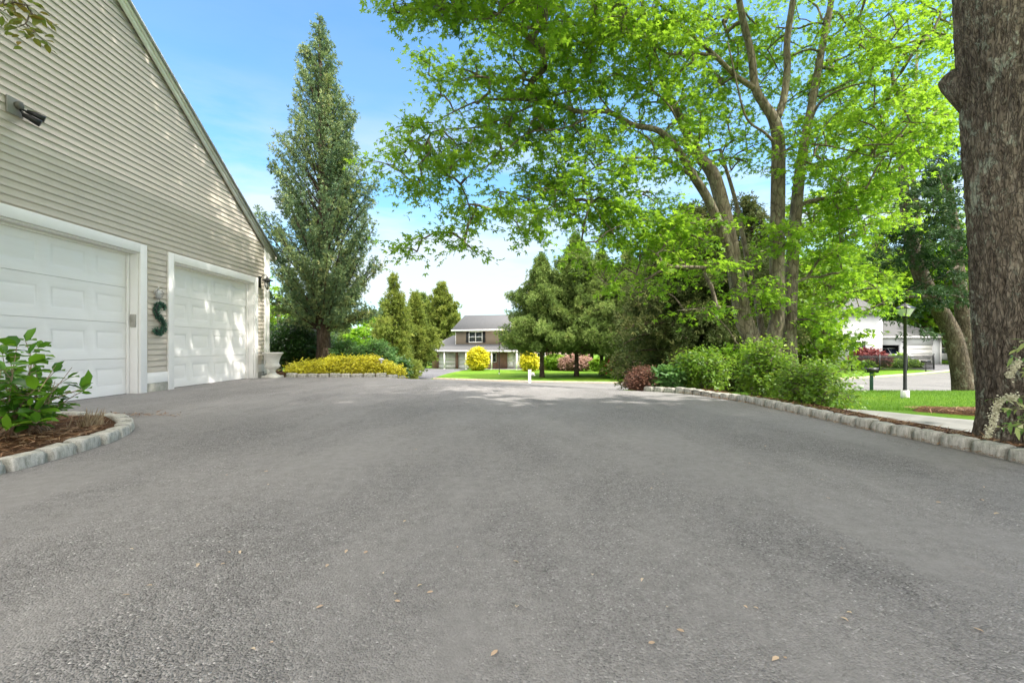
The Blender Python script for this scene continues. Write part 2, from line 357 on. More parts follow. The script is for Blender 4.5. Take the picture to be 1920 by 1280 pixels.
def leaves(name, Pp, D, U, size, tmpl, mat, parent, off, v):
    tv, tf = TM[tmpl]; n = len(Pp)
    X = nrm(D); Z = nrm(U-(U*X).sum(1, keepdims=True)*X); Y = np.cross(Z, X)
    sz = np.broadcast_to(np.asarray(size, float), (n,))[:, None, None]
    V = Pp[:, None]+sz*(tv[None, :, :1]*X[:, None]+tv[None, :, 1:2]*Y[:, None]+tv[None, :, 2:]*Z[:, None])
    Fc = (np.arange(n)*len(tv))[:, None, None]+tf[None]
    return np_mesh(name, V.reshape(-1, 3), [Fc.reshape(-1, tf.shape[1])], mat, parent, off, attr=np.repeat(v, len(tv)))
def rdir(n, zs=1.):
    d = RNG.normal(size=(n, 3)); d[:, 2] *= zs; return nrm(d)
def ell(c, r, n, shell=0.):
    d = nrm(RNG.normal(size=(n, 3))); u = RNG.random(n)**(1/3); u = shell+(1-shell)*u
    return np.asarray(c)+d*u[:, None]*np.asarray(r)
def inframe(p, m=0):
    y = np.maximum(p[:, 1], .05); px = 960+F_*p[:, 0]/y; py = HY-(p[:, 2]-CH)*F_/y
    return (p[:, 1] > 0) & (px > -m) & (px < 1920+m) & (py > -m) & (py < 1280+m)
def grow(mb, pool, prad, C, step=.4, r0=.006, wig=.06, up=.25, rmin=.004, expo=.5, skip=None):
    """connect centres C to the pool of limb points; returns per-centre incoming direction"""
    PP = [np.asarray(p, float) for p in pool]; n0 = len(PP); par = [-1]*n0; chain = []
    A = np.array(PP)
    d0 = np.array([np.min(np.linalg.norm(A-c, axis=1)) for c in C]) if len(C) else []
    buf = np.zeros((n0+len(C)*40+10, 3)); buf[:n0] = A; m = n0
    dirs = np.zeros((len(C), 3))
    for i in np.argsort(d0):
        c = C[i]; dv = c-buf[:m]; dd = np.linalg.norm(dv, axis=1); dd[:n0] *= 1.05
        dd = dd+.35*np.maximum(0, -dv[:, 2])     # avoid growing down
        k = int(np.argmin(dd)); a = buf[k].copy(); L = np.linalg.norm(c-a); ns = max(2, min(30, int(L/step)+1))
        mid = (a+c)/2+np.array([0, 0, up*L*.5])+RNG.normal(size=3)*wig*L
        last = k; ch = [k]
        for j in range(1, ns+1):
            t = j/ns; p = (1-t)**2*a+2*t*(1-t)*mid+t*t*c+(RNG.normal(size=3)*wig*.3*step if j < ns else 0)
            buf[m] = p; par.append(last); last = m; ch.append(m); m += 1
        dirs[i] = buf[last]-buf[ch[-2]]; chain.append(ch)
    cnt = np.zeros(m); 
    for ch in chain: cnt[ch[-1]] += 1
    for k in range(m-1, n0-1, -1): cnt[par[k]] += cnt[k]
    rad = r0*np.maximum(cnt, 1)**expo+rmin
    for k in range(n0): rad[k] = prad[k]*.9
    for ch in chain:
        r = [rad[q] for q in ch]; r[0] = min(r[0], r[1]*1.25)
        mb.tube(buf[ch], r, 5 if r[1] > .012 else 3, cap=False)
    return nrm(dirs)
def smooth_path(pts, per=6):
    """catmull-rom through rows (x,y,z,r)"""
    p = np.asarray(pts, float); p = np.vstack([2*p[0]-p[1], p, 2*p[-1]-p[-2]]); out = []
    for i in range(1, len(p)-2):
        for t in np.arange(per)/per:
            out.append(.5*((2*p[i])+(-p[i-1]+p[i+1])*t+(2*p[i-1]-5*p[i]+4*p[i+1]-p[i+2])*t*t+(-p[i-1]+3*p[i]-3*p[i+1]+p[i+2])*t**3))
    out.append(p[-2]); return np.array(out)
def clusters(C, D, k=4, m=8, L=.5, flat=.45, droop=.15, jit=.05):
    """twig tips round each centre; returns leaf positions, dirs, cluster ids, twigs(start,end)"""
    n = len(C); R = RNG.normal(size=(n, k, 3)); R[:, :, 2] *= flat
    td = nrm(D[:, None]*.7+R*.8); td[:, :, 2] *= .7; LL = L*(.6+.8*RNG.random((n, k, 1)))
    tt = (np.arange(m)+.5+RNG.random((n, k, m))*.6)/m; tt = .12+tt*.92
    pos = C[:, None, None]+td[:, :, None]*LL[:, :, None]*tt[..., None]
    pos[..., 2] -= droop*L*tt**2
    side = np.where((np.arange(m) % 2) == 0, 1., -1.)
    h = nrm(np.cross(td, [0, 0, 1.])); ld = td[:, :, None]*.6+h[:, :, None]*side[None, None, :, None]*.9+RNG.normal(size=(n, k, m, 3))*.35
    ld[..., 2] -= .25
    pos = pos+RNG.normal(size=pos.shape)*jit
    ids = np.broadcast_to(np.arange(n)[:, None, None], (n, k, m))
    end = C[:, None]+td*LL; end[..., 2] -= droop*L
    return pos.reshape(-1, 3), ld.reshape(-1, 3), ids.reshape(-1), np.repeat(C, k, 0), end.reshape(-1, 3)
def twigs(mb, a, b, r=.003):
    d = nrm(b-a); x = nrm(np.cross(d, [.1, .2, 1.])); y = np.cross(d, x); n = len(a)
    V = np.stack([a+x*r, a-x*.5*r+y*.87*r, a-x*.5*r-y*.87*r, b], 1)
    f = (np.arange(n)*4)[:, None, None]+np.array([[0, 1, 3], [1, 2, 3], [2, 0, 3]])[None]
    mb.add(V.reshape(-1, 3), tris=f.reshape(-1, 3))
def broad(name, label, cat, base, limbs, C, group=None, leaf=.1, tmpl='maple', lmat=None, bark=None, k=4, m=8, L=.5, r0=.006,
          trunk_name='trunk', crown_name='crown', step=.4, up=.25, nsides=10, cv=.5, flat=.45, droop=.15, jit=.05, vb=0., tw=True, extra=None, upn=.6, lsv=.3):
    base = np.asarray(base, float); t = T(name, label, cat, base, 0, group)
    mb = MB(); pool = []; prad = []
    for l in limbs:
        q = smooth_path(l, 5); mb.tube(q[:, :3], q[:, 3], nsides)
        pool += list(q[2:, :3]); prad += list(q[2:, 3])
    D = grow(mb, pool, prad, C, step=step, r0=r0, up=up)
    if extra is not None: extra(mb)
    pos, ld, ids, a, b = clusters(C, D, k, m, L, flat, droop, jit)
    if tw: twigs(mb, a, b)
    mb.build(trunk_name, bark, t, base, smooth=True)
    n = len(pos); U = np.array([0, 0, 1.])+RNG.normal(size=(n, 3))*upn
    cvv = RNG.random(len(C)); v = np.clip(cv*RNG.random(n)+(1-cv)*cvv[ids]+vb, 0, 1)
    leaves(crown_name, pos, ld, U, leaf*(1-lsv+2*lsv*RNG.random(n)), tmpl, lmat, t, base, v)
    return t
def conifer(name, label, base, H, prof, lmat, nb=200, ang=.3, tuft=.12, dens=40, tr=.16, h0=.06, group=None, tmpl='tuft', bark=None, lean=(0, 0), sag=0., spread=.12, gapz=.0, cat='tree', r0=.02, vb=0, clump=3.0, rag=.7, bare=0):
    """prof(h)->radius; branches rise at slope ang; needles in tufts along every branch"""
    base = np.asarray(base, float); t = T(name, label, cat, base, 0, group); bark = bark or BK_DARK
    mb = MB(); zs = np.linspace(0, 1, 14); seed = RNG.random()*50
    ax = lambda h: np.array([lean[0]*(h/H)**1.5, lean[1]*(h/H)**1.5, 0])
    path = np.array([ax(z*H)+[RNG.normal()*.02, RNG.normal()*.02, z*H] for z in zs])
    mb.tube(path, [tr*(1-z)**.8+.012+(.35*tr if z == 0 else 0) for z in zs], 10)
    Pp = []; D = []; V = []
    for i in range(nb):
        h = H*(h0+(1-h0)*(1-(1-(i+RNG.random())/nb)**1.0)); hs = max(H*h0*.8, h-ang*prof(h)*.9)
        az = RNG.random()*2*math.pi; R = prof(h)*(1+rag*.9*MN.noise(Vector((math.cos(az)*1.6+seed, math.sin(az)*1.6, h*.9))))*(1-rag*.55*RNG.random()**1.3+.12)
        if R < .05: continue
        u = np.array([math.cos(az), math.sin(az), 0])
        z1 = h-hs-sag*R; a = ax(hs)+[0, 0, hs]; e = ax(hs)+u*R+[0, 0, hs+z1]
        mid = (a+e)/2+np.array([0, 0, (sag+.12)*R*.5])+RNG.normal(size=3)*.08*R
        ns = 5; tt = np.linspace(0, 1, ns)[:, None]; br = (1-tt)**2*a+2*tt*(1-tt)*mid+tt**2*e
        mb.tube(br, [r0*(.4+R*.6)*(1-.85*x) +.002 for x in tt[:, 0]], 4, cap=False)
        n = max(3, int(dens*R*(.6+.8*RNG.random()))); s_ = .22+.78*RNG.random(n)**.75; s2 = s_[:, None]
        p = (1-s2)**2*a+2*s2*(1-s2)*mid+s2**2*e
        wob = RNG.normal(size=(n, 3))*spread*(1.25-.5*s2)*min(1.0, .5+R*.4)
        # sub-clumps: pull tufts toward side twigs
        p = p+wob; d = nrm(u+np.array([0, 0, ang*.6-sag*.5]))
        Pp.append(p); D.append(d*.7+RNG.normal(size=(n, 3))*.55+wob*clump); V.append(np.clip(RNG.random()*.45+RNG.random(n)*.5+vb+.12*(s_-.5), 0, 1))
    Pp = np.concatenate(Pp); D = np.concatenate(D); V = np.concatenate(V)
    # leader
    mb.build('trunk', bark, t, smooth=True)
    leaves('crown', Pp, D, RNG.normal(size=Pp.shape)*.6+[0, 0, 1], tuft*(.6+.8*RNG.random(len(Pp))), tmpl, lmat, t, None, V)
    return t
def bush(name, label, cat, c, r, n, lmat, leaf=.05, tmpl='oval', k=4, m=6, L=.15, stems=9, shell=.35, group=None, bark=None, lobes=7, rough_=.35, zmin=.05, r0=.003, part='foliage', vb=0, flat=.9, upn=.6, cv=.5, extraC=None):
    """c: ground point under the bush centre, r: (rx, ry, height)"""
    c = np.asarray(c, float); H = r[2]; cc = c+[0, 0, H*.52]
    t = T(name, label, cat, c, 0, group); mb = MB()
    lob = ell(cc, (r[0]*.62, r[1]*.62, H*.26), lobes, .5)
    C = []
    for q in lob: C.append(ell(q, (r[0]*rough_*1.25, r[1]*rough_*1.25, H*rough_*.8), n//(lobes+3), shell*.6))
    C.append(ell(cc, (r[0]*.86, r[1]*.86, H*.46), n-(n//(lobes+3))*lobes, shell)); C = np.concatenate(C)
    C = C[C[:, 2] > c[2]+zmin*H]
    if extraC is not None: C = np.vstack([C, extraC])
    pool = []; prad = []
    for i in range(stems):
        a = RNG.random()*2*math.pi; rr = .55*RNG.random()+.15; e = cc+[math.cos(a)*r[0]*rr, math.sin(a)*r[1]*rr, H*.12*RNG.normal()]
        b0 = c+[math.cos(a)*r[0]*.12, math.sin(a)*r[1]*.12, -.03]
        q = smooth_path([[*b0, .012*H+.004], [*(b0*.5+e*.5+RNG.normal(size=3)*.04*H), .009*H+.003], [*e, .005*H+.002]], 4); mb.tube(q[:, :3], q[:, 3], 5); pool += list(q[1:, :3]); prad += list(q[1:, 3])
    D = grow(mb, pool, prad, C, step=max(.12, H*.15), r0=r0, up=.05, rmin=.0015)
    pos, ld, ids, a, b = clusters(C, D, k, m, L, flat, .1, L*.12); 
    if L > .08: twigs(mb, a, b, .002)
    mb.build('stems', bark or BK_TWIG, t, c, smooth=True)
    ok = pos[:, 2] > gz(c[0], c[1])+.01; pos, ld, ids = pos[ok], ld[ok], ids[ok]; nn = len(pos)
    v = np.clip(cv*RNG.random(nn)+(1-cv)*RNG.random(len(C))[ids]+vb, 0, 1)
    out = nrm(pos-cc); ld = ld+out*.4
    leaves(part, pos, ld, np.array([0, 0, .8])+out*.7+RNG.normal(size=(nn, 3))*upn, leaf*(.6+.7*RNG.random(nn)), tmpl, lmat, t, c, v)
    return t
def copy_tree(o, loc, rz=0, sc=1., label=None, group=None, parent=None):
    c = o.copy(); COL.objects.link(c)
    if parent is None:
        c.location = loc; c.rotation_euler = (0, 0, rz); c.scale = (sc, sc, sc) if not isinstance(sc, tuple) else sc
        if label: c['label'] = label
        if group: c['group'] = group
    else: c.parent = parent
    for ch in [q for q in SC.objects if q.parent == o]: copy_tree(ch, None, parent=c)
    return c
# ------------------------------------------------------------------ camera, world, sun
cam = bpy.data.cameras.new('camera'); co = bpy.data.objects.new('camera', cam); COL.objects.link(co)
co.location = (0, 0, CH); co.rotation_euler = (math.pi/2, 0, 0); cam.sensor_width = 36; cam.lens = 36*F_/1920
cam.shift_y = (HY-640)/1920; cam.clip_start = .05; cam.clip_end = 5000; SC.camera = co
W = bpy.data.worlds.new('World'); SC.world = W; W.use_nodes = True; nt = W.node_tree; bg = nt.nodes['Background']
ELEV = math.radians(52); SUNV = np.array([math.cos(ELEV)*math.cos(math.radians(-20)), math.cos(ELEV)*math.sin(math.radians(-20)), math.sin(ELEV)])
sky = N(nt, 'ShaderNodeTexSky', sky_type='NISHITA'); sky.sun_disc = False; sky.sun_elevation = ELEV
sky.sun_rotation = math.atan2(SUNV[0], SUNV[1]); sky.air_density = 1.15; sky.dust_density = .2; sky.ozone_density = 2.6
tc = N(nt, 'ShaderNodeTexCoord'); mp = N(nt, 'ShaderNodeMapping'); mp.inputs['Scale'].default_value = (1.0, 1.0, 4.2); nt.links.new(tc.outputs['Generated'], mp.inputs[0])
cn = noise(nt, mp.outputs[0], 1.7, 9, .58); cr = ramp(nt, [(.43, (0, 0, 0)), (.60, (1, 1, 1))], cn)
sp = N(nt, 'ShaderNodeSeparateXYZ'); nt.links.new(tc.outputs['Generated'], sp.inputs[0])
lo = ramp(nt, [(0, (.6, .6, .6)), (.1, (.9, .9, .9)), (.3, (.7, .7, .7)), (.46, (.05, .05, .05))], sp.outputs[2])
hi = ramp(nt, [(.60, (0, 0, 0)), (.74, (1, 1, 1))], sp.outputs[2]); hc_ = ramp(nt, [(.3, (.25, .25, .25)), (.55, (1, 1, 1))], cn)  # hi: added bright cloud overhead, out of view, to fill the shade
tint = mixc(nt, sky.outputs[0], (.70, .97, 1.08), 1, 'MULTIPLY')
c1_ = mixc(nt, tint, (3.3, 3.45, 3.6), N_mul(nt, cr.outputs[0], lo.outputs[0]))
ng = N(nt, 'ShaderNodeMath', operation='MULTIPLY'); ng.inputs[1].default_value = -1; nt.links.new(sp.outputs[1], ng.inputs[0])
bk = ramp(nt, [(.05, (0, 0, 0)), (.35, (1, 1, 1))], ng.outputs[0]); zc = ramp(nt, [(.0, (.3, .3, .3)), (.15, (1, 1, 1))], sp.outputs[2])  # added cloud bank behind the camera, unseen, as front fill light
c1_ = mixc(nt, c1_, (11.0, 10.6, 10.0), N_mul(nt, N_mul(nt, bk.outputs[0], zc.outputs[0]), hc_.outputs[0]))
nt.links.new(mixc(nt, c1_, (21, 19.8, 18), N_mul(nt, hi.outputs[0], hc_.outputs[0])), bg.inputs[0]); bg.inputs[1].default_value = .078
sl = bpy.data.lights.new('sun', 'SUN'); so = bpy.data.objects.new('sun', sl); COL.objects.link(so)
sl.energy = 2.0; sl.angle = math.radians(.53); sl.color = (1, .95, .87)
so.rotation_euler = Vector(-SUNV).to_track_quat('-Z', 'Y').to_euler(); so.location = (30, -10, 40)
vs = SC.view_settings; vs.view_transform = 'Standard'; vs.look = 'None'; vs.exposure = EXPO; vs.gamma = 1
# ------------------------------------------------------------------ ground
def grid_mesh(name, X, Y, Z, mat, kind=None, parent=None, skirt=0):
    ny, nx = X.shape; V = np.stack([X, Y, Z], -1).reshape(-1, 3)
    i, j = np.meshgrid(np.arange(ny-1), np.arange(nx-1), indexing='ij')
    q = np.stack([i*nx+j, i*nx+j+1, (i+1)*nx+j+1, (i+1)*nx+j], -1).reshape(-1, 4)
    o = np_mesh(name, V, [q], mat, parent, smooth=True)
    if kind: o['kind'] = kind
    return o
xs = np.concatenate([[-2000, -800, -400, -220, -150], np.arange(-110, -20, 3.), np.arange(-20, 30, .5), np.arange(30, 110, 3.), [150, 220, 400, 800, 2000]])
ys = np.concatenate([[-1500, -400, -120, -60], np.arange(-40, -6, 3.), np.arange(-6, 50, .5), np.arange(50, 130, 3.), [160, 220, 400, 900, 2500]])
X, Y = np.meshgrid(xs, ys); grid_mesh('lawn', X, Y, G(X, Y), LAWN, 'structure')
def ribbon(name, A, B, mat, lift=.03, nu=40, nv=12, kind='structure', parent=None, hump=0):
    A = smooth_path(np.array(A, float), 8); B = smooth_path(np.array(B, float), 8)
    def rs(a, n):
        d = np.concatenate([[0], np.cumsum(np.linalg.norm(np.diff(a, axis=0), axis=1))]); s_ = np.linspace(0, d[-1], n)
        return np.stack([np.interp(s_, d, a[:, 0]), np.interp(s_, d, a[:, 1])], 1)
    a = rs(A, nu); b = rs(B, nu); w = np.linspace(0, 1, nv)[None, :, None]
    M = a[:, None]*(1-w)+b[:, None]*w; Z = G(M[..., 0], M[..., 1])+lift+hump*np.sin(np.pi*w[..., 0])
    Z[:, 0] -= lift*2; Z[:, -1] -= lift*2; 
    return grid_mesh(name, M[..., 0], M[..., 1], Z, mat, kind, parent)
EDGE_R = [(3.62, -2.2), (3.6, 0), (3.6, 1.5), (3.6, 3.35), (3.52, 4.5), (3.5, 5.5), (3.46, 6.3), (3.42, 7.2), (3.25, 8.0), (2.95, 8.7), (2.55, 9.25)]
ribbon('driveway', [(-7.2, -6), (-7.0, 0), (-7.0, 6), (-7.0, 12.2), (-6.9, 12.75)], [(3.78, -6), (3.76, 0), (3.68, 5), (3.5, 7.5), (2.5, 9.4)], ASPH, .012, 60, 40)
ribbon('driveway_apron', [(-6.9, 12.7), (-3.4, 13.2), (-3.0, 16), (-3.2, 22), (-4.5, 28.6)], [(2.55, 9.3), (2.6, 12), (2.6, 15), (2.7, 22), (4.0, 28.4)], ASPH, .014, 70, 22)
ribbon('street', [(-70, 36), (-40, 32.5), (-20, 29.5), (0, 28), (10, 25.5), (20, 22.5), (35, 22), (60, 24), (110, 28)],
       [(-70, 55), (-40, 49), (-20, 44.5), (-8, 41.3), (0, 37.5), (6, 35.8), (14, 34), (24, 34.5), (41, 44), (60, 52), (110, 75)], ROAD, .035, 140, 24)
def kerb(name, pts, label, w=.14, h=.13, mat=None, cat='kerb'):
    a = smooth_path(np.array(pts, float), 10); tg = nrm(np.gradient(a, axis=0)); n_ = np.stack([-tg[:, 1], tg[:, 0]], 1)
    V = []; 
    for s_, hh in ((0, -.05), (0, h), (w, h), (w, -.05)):
        q = a+n_*s_; V.append(np.stack([q[:, 0], q[:, 1], G(q[:, 0], q[:, 1])+hh], 1))
    V = np.stack(V, 1); m = len(a); i, j = np.meshgrid(np.arange(m-1), np.arange(3), indexing='ij')
    q = np.stack([i*4+j, i*4+j+1, (i+1)*4+j+1, (i+1)*4+j], -1).reshape(-1, 4)
    return tag(np_mesh(name, V.reshape(-1, 3), [q], mat or KERBM), kind='structure')
KERBM = rough_mat('kerb_pinkish', (.30, .24, .19), (.42, .35, .29), 6, .9, .4, .01)
kerb('kerb', [(-70, 55), (-40, 49), (-20, 44.5), (-16.5, 43.6)], '')
kerb('kerb', [(-6.8, 40.9), (0, 37.5), (6, 35.8), (14, 34), (24, 34.5), (41, 44)], '')
# path right of the bed, neighbours' driveways
PL = [(4.0, 12.5), (4.15, 10.5), (4.25, 8.5), (4.3, 7.0), (4.45, 5.9), (4.95, 4.9), (5.8, 4.2), (8, 3.4), (11, 3.0)]
PR = [(5.1, 12.5), (5.2, 10.5), (5.35, 8.5), (5.5, 7.4), (5.75, 6.8), (6.2, 6.2), (7.0, 5.6), (8.6, 4.8), (11, 4.3)]
ribbon('garden_path', PL, PR, CONC, .02, 60, 8)
ribbon('garden_path', [(4.0, 12.4), (4.3, 16), (5.5, 21), (7, 26)], [(5.0, 12.4), (5.4, 16), (6.8, 21), (8.4, 25.8)], CONC, .022, 40, 6)
ribbon('far_driveway', [(-17.0, 44.0), (-14.6, 54), (-12.6, 64.6)], [(-6.6, 40.8), (-6.4, 52), (-5.4, 62.5)], DRV2, .05, 40, 12)
ribbon('far_driveway', [(38.6, 42.9), (37.5, 48), (35.6, 53.4)], [(50, 47.5), (49, 51), (47.6, 55)], DRV2, .05, 40, 12)
# mulch beds
def bed(name, ring, lift=.05):
    r = smooth_path(np.array(ring+[ring[0]], float), 6)[:-1]; c = r.mean(0)
    rings = [c+(r-c)*s_ for s_ in (1, .93, .8, .6, .35, .12)]
    V = []
    for k, q in enumerate(rings):
        z = G(q[:, 0], q[:, 1])+(-.03 if k == 0 else lift+.03*math.sin(k)) + (0 if k == 0 else np.array([MN.noise(Vector((p[0]*2, p[1]*2, 0)))*.03 for p in q]))
        V.append(np.column_stack([q, z]))
    n = len(r); V = np.concatenate(V); i, j = np.meshgrid(np.arange(len(rings)-1), np.arange(n), indexing='ij')
    q = np.stack([i*n+j, i*n+(j+1) % n, (i+1)*n+(j+1) % n, (i+1)*n+j], -1).reshape(-1, 4)
    o = np_mesh(name, V, [q, np.array([[(len(rings)-1)*n+k for k in range(n)]])], MULCH, smooth=True); o['kind'] = 'structure'; return o
bed('mulch_bed', [(3.66, -2.2), (3.66, 1.5), (3.6, 4.4), (3.55, 6.2), (3.5, 7.3), (3.42, 8.0), (3.14, 8.8), (2.78, 9.35), (3.0, 10.2), (3.9, 10.6), (4.15, 8.5), (4.15, 7.0), (4.2, 5.8), (4.6, 4.75), (5.4, 4.1), (6, 2), (5.6, -1.5)], .055)
bed('mulch_bed', [(6.0, 7.1), (6.5, 6.5), (7.4, 5.9), (9, 5.2), (11, 4.7), (11, 6.0), (9, 6.7), (7.3, 7.3), (6.5, 7.7)], .035)
LB = [(-2.9, .3), (-3.2, 1.5), (-3.26, 2.6), (-3.28, 3.2), (-3.36, 3.7), (-3.5, 4.2), (-3.82, 4.72), (-4.3, 5.1), (-4.9, 5.3), (-5.6, 5.35), (-6.1, 5.3)]
bed('mulch_bed', LB+[(-6.3, 4.5), (-6.2, 2.5), (-5.9, .3)], .06)
YB = [(-6.1, 12.82), (-5.5, 12.72), (-4.6, 12.66), (-3.8, 12.7), (-3.3, 12.85), (-3.0, 13.3)]
bed('mulch_bed', YB+[(-3.2, 15), (-4.5, 17.5), (-7, 18), (-9, 16.5), (-8.5, 13.6), (-6.9, 13.0)], .06)
# ------------------------------------------------------------------ stone edging (each block a part)
def block_mesh(i, l, w, h):
    n = 5; MBk = MB()
    import bmesh
    bm = bmesh.new(); bmesh.ops.create_cube(bm, size=1.0); bmesh.ops.subdivide_edges(bm, edges=bm.edges[:], cuts=4, use_grid_fill=True)
    for v in bm.verts:
        c = v.co.copy(); s_ = Vector((abs(c.x)*2, abs(c.y)*2, abs(c.z)*2))
        k = 1-.03*((s_.x**6)*(s_.y**6)+(s_.x**6)*(s_.z**6)+(s_.y**6)*(s_.z**6))*1.6
        c *= k; nn = MN.noise_vector(Vector((c.x*3+i*7, c.y*2.5, c.z*2.5)))*.05+MN.noise_vector(Vector((c.x*9+i*3, c.y*7, c.z*7)))*.035
        c += Vector((nn.x*.5, nn.y, nn.z)); v.co = Vector((c.x*l, c.y*w, c.z*h))
    me = bpy.data.meshes.new('block'); bm.to_mesh(me); bm.free(); me.materials.append(GRAN)
    for p in me.polygons: p.use_smooth = True
    return me
BLK = [block_mesh(i, 1, .135, .15) for i in range(7)]
def edging(label, pts, z0=.018, sp=.225, group='granite block edgings', inward=0):
    a = smooth_path(np.array(pts, float), 20); d = np.concatenate([[0], np.cumsum(np.linalg.norm(np.diff(a, axis=0), axis=1))])
    t = T('stone_edging', label, 'edging', (*a[0], gz(*a[0])), 0, group); s_ = 0; base = np.array([*a[0], gz(*a[0])])
    while s_ < d[-1]-.1:
        l = sp*(.88+.28*random.random()); m = s_+l/2
        p = np.array([np.interp(m, d, a[:, 0]), np.interp(m, d, a[:, 1])]); p2 = np.array([np.interp(m+.03, d, a[:, 0]), np.interp(m+.03, d, a[:, 1])])
        o = bpy.data.objects.new('block', random.choice(BLK)); COL.objects.link(o); o.parent = t
        o.location = (*(p-base[:2]), gz(*p)+z0+random.uniform(-.006, .008)-base[2]); dr = p2-p
        o.rotation_euler = (random.uniform(-.04, .04), random.uniform(-.03, .03), math.atan2(dr[1], dr[0])+random.uniform(-.03, .03)+(math.pi if random.random() < .5 else 0))
        o.scale = ((l-.026), 1, 1+random.uniform(-.05, .08)); s_ += l
    return t
edging('long row of pale granite blocks along the right side of the driveway', [(x+.06, y) for x, y in EDGE_R])
edging('curved row of mossy granite blocks round the left mulch bed by the garage', [(x-.03, y) for x, y in LB], sp=.27)
edging('straight row of granite blocks in front of the yellow groundcover', [(x, y+.03) for x, y in YB], sp=.3, z0=.03)
# loose pine straw and chips
def scatter(name, pts, mat, size, label=None, cat=None, tmpl='blade', zoff=.01, flat=.12, kind='stuff'):
    n = len(pts); D = RNG.normal(size=(n, 3)); D[:, 2] *= flat; U = np.array([0, 0, 1.])+RNG.normal(size=(n, 3))*.3
    z = G(pts[:, 0], pts[:, 1])+zoff
    o = leaves(name, np.column_stack([pts, z+RNG.random(n)*.012]), D, U, size*(.5+RNG.random(n)), tmpl, mat, None, None, RNG.random(n))
    o['kind'] = kind; return o
def inside(pts, ring):
    ring = np.asarray(ring); x, y = pts[:, 0], pts[:, 1]; c = np.zeros(len(pts), bool); n = len(ring)
    for i in range(n):
        x1, y1 = ring[i]; x2, y2 = ring[(i+1) % n]
        with np.errstate(divide='ignore', invalid='ignore'): c ^= ((y1 > y) != (y2 > y)) & (x < (x2-x1)*(y-y1)/(y2-y1+1e-12)+x1)
    return c
def rnd_in(ring, n):
    r = np.asarray(ring); lo_, hi = r.min(0), r.max(0); p = lo_+(hi-lo_)*RNG.random((n, 2)); return p[inside(p, ring)]
RB = [(3.74, .5), (3.72, 3.3), (3.62, 5.5), (3.58, 7), (3.3, 8.2), (3.0, 9), (4.1, 9), (4.1, 6.8), (4.12, 5.5), (4.5, 4.6), (5.2, 3.9), (5.5, .5)]
p_ = rnd_in(RB, 13000); scatter('pine_straw', p_, STRAW, .075, zoff=.062)
LR = [(-3.36, .8), (-3.38, 3.2), (-3.6, 4.2), (-4.3, 4.95), (-5.6, 5.2), (-6, 4.4), (-5.9, .8)]
p_ = rnd_in(LR, 13000); p_ = p_[np.array([MN.noise(Vector((a*1.2, b*1.2, 3))) for a, b in p_])+RNG.normal(size=len(p_))*.25 > -.05]; scatter('pine_straw', p_, STRAW, .07, zoff=.095)
p_ = rnd_in([(5.95, 7.0), (6.4, 6.4), (7.4, 5.8), (9, 5.1), (11, 4.8), (11, 5.9), (9, 6.7), (7.3, 7.4), (6.4, 7.8)], 7000); scatter('pine_straw', p_, STRAW, .08, zoff=.05)
# straw drifted along the driveway edge
tt_ = RNG.random(1500)*8; e_ = np.array(EDGE_R); px_ = np.interp(tt_+.5, e_[:, 1], e_[:, 0])-.02-np.abs(RNG.normal(size=1500))*.03; scatter('pine_straw', np.column_stack([px_, tt_+.5]), STRAW, .045, zoff=.016)
p_ = np.column_stack([RNG.normal(size=500)*.45-4.9, RNG.normal(size=500)*.10+5.6]); scatter('pine_straw', p_, STRAW, .06, zoff=.016)
# grass blades on the near lawn (right)
gr = rnd_in([(5.35, 7.6), (7.0, 7.2), (9, 6.6), (12, 6.0), (17, 8), (20, 15), (12, 17), (6.5, 15), (5.3, 10)], 150000)
wgt = np.clip(9/np.maximum(gr[:, 1], 1), 0, 1); gr = gr[RNG.random(len(gr)) < wgt]
n_ = len(gr); D_ = RNG.normal(size=(n_, 3))*.45+[0, 0, 1]
o = leaves('grass', np.column_stack([gr, G(gr[:, 0], gr[:, 1])-.005]), D_, rdir(n_), .055*(.6+.8*RNG.random(n_)), 'blade', GRASS, None, None, np.clip(RNG.random(n_), 0, 1)); o['kind'] = 'stuff'
# fallen leaves on the driveway
fl = []
tv, tf = TM['oval']
for i in range(3):
    o = np_mesh('fallen_leaf', tv*[1, 1, .5+.8*i]+[-.5, 0, .03], [tf], L_FALL, attr=np.full(len(tv), .2+.35*i)); fl.append(o)
spots = [(330, 282/2.743+860), (385, 575/2.743*1+860)]
cnt_ = 0
for i in range(60):
    px = random.uniform(0, 1920); py = 1280-(random.random()**.8)*480
    if px < 260 and py < 910: continue
    Z = F_*CH/(py-HY); x = (px-960)/F_*Z
    if x > 3.4: continue
    b_ = fl[i % 3]; q = b_ if i < 3 else b_.copy()
    if i >= 3: COL.objects.link(q)
    s_ = random.uniform(.014, .026); q.location = (x, Z, gz(x, Z)+.016); q.rotation_euler = (random.uniform(-.2, .2), random.uniform(-.2, .2), random.uniform(0, 6.28)); q.scale = (s_, s_, s_)
    tag(q, 'small curled tan leaf lying on the grey asphalt driveway', 'leaf', 'fallen leaves on the driveway')
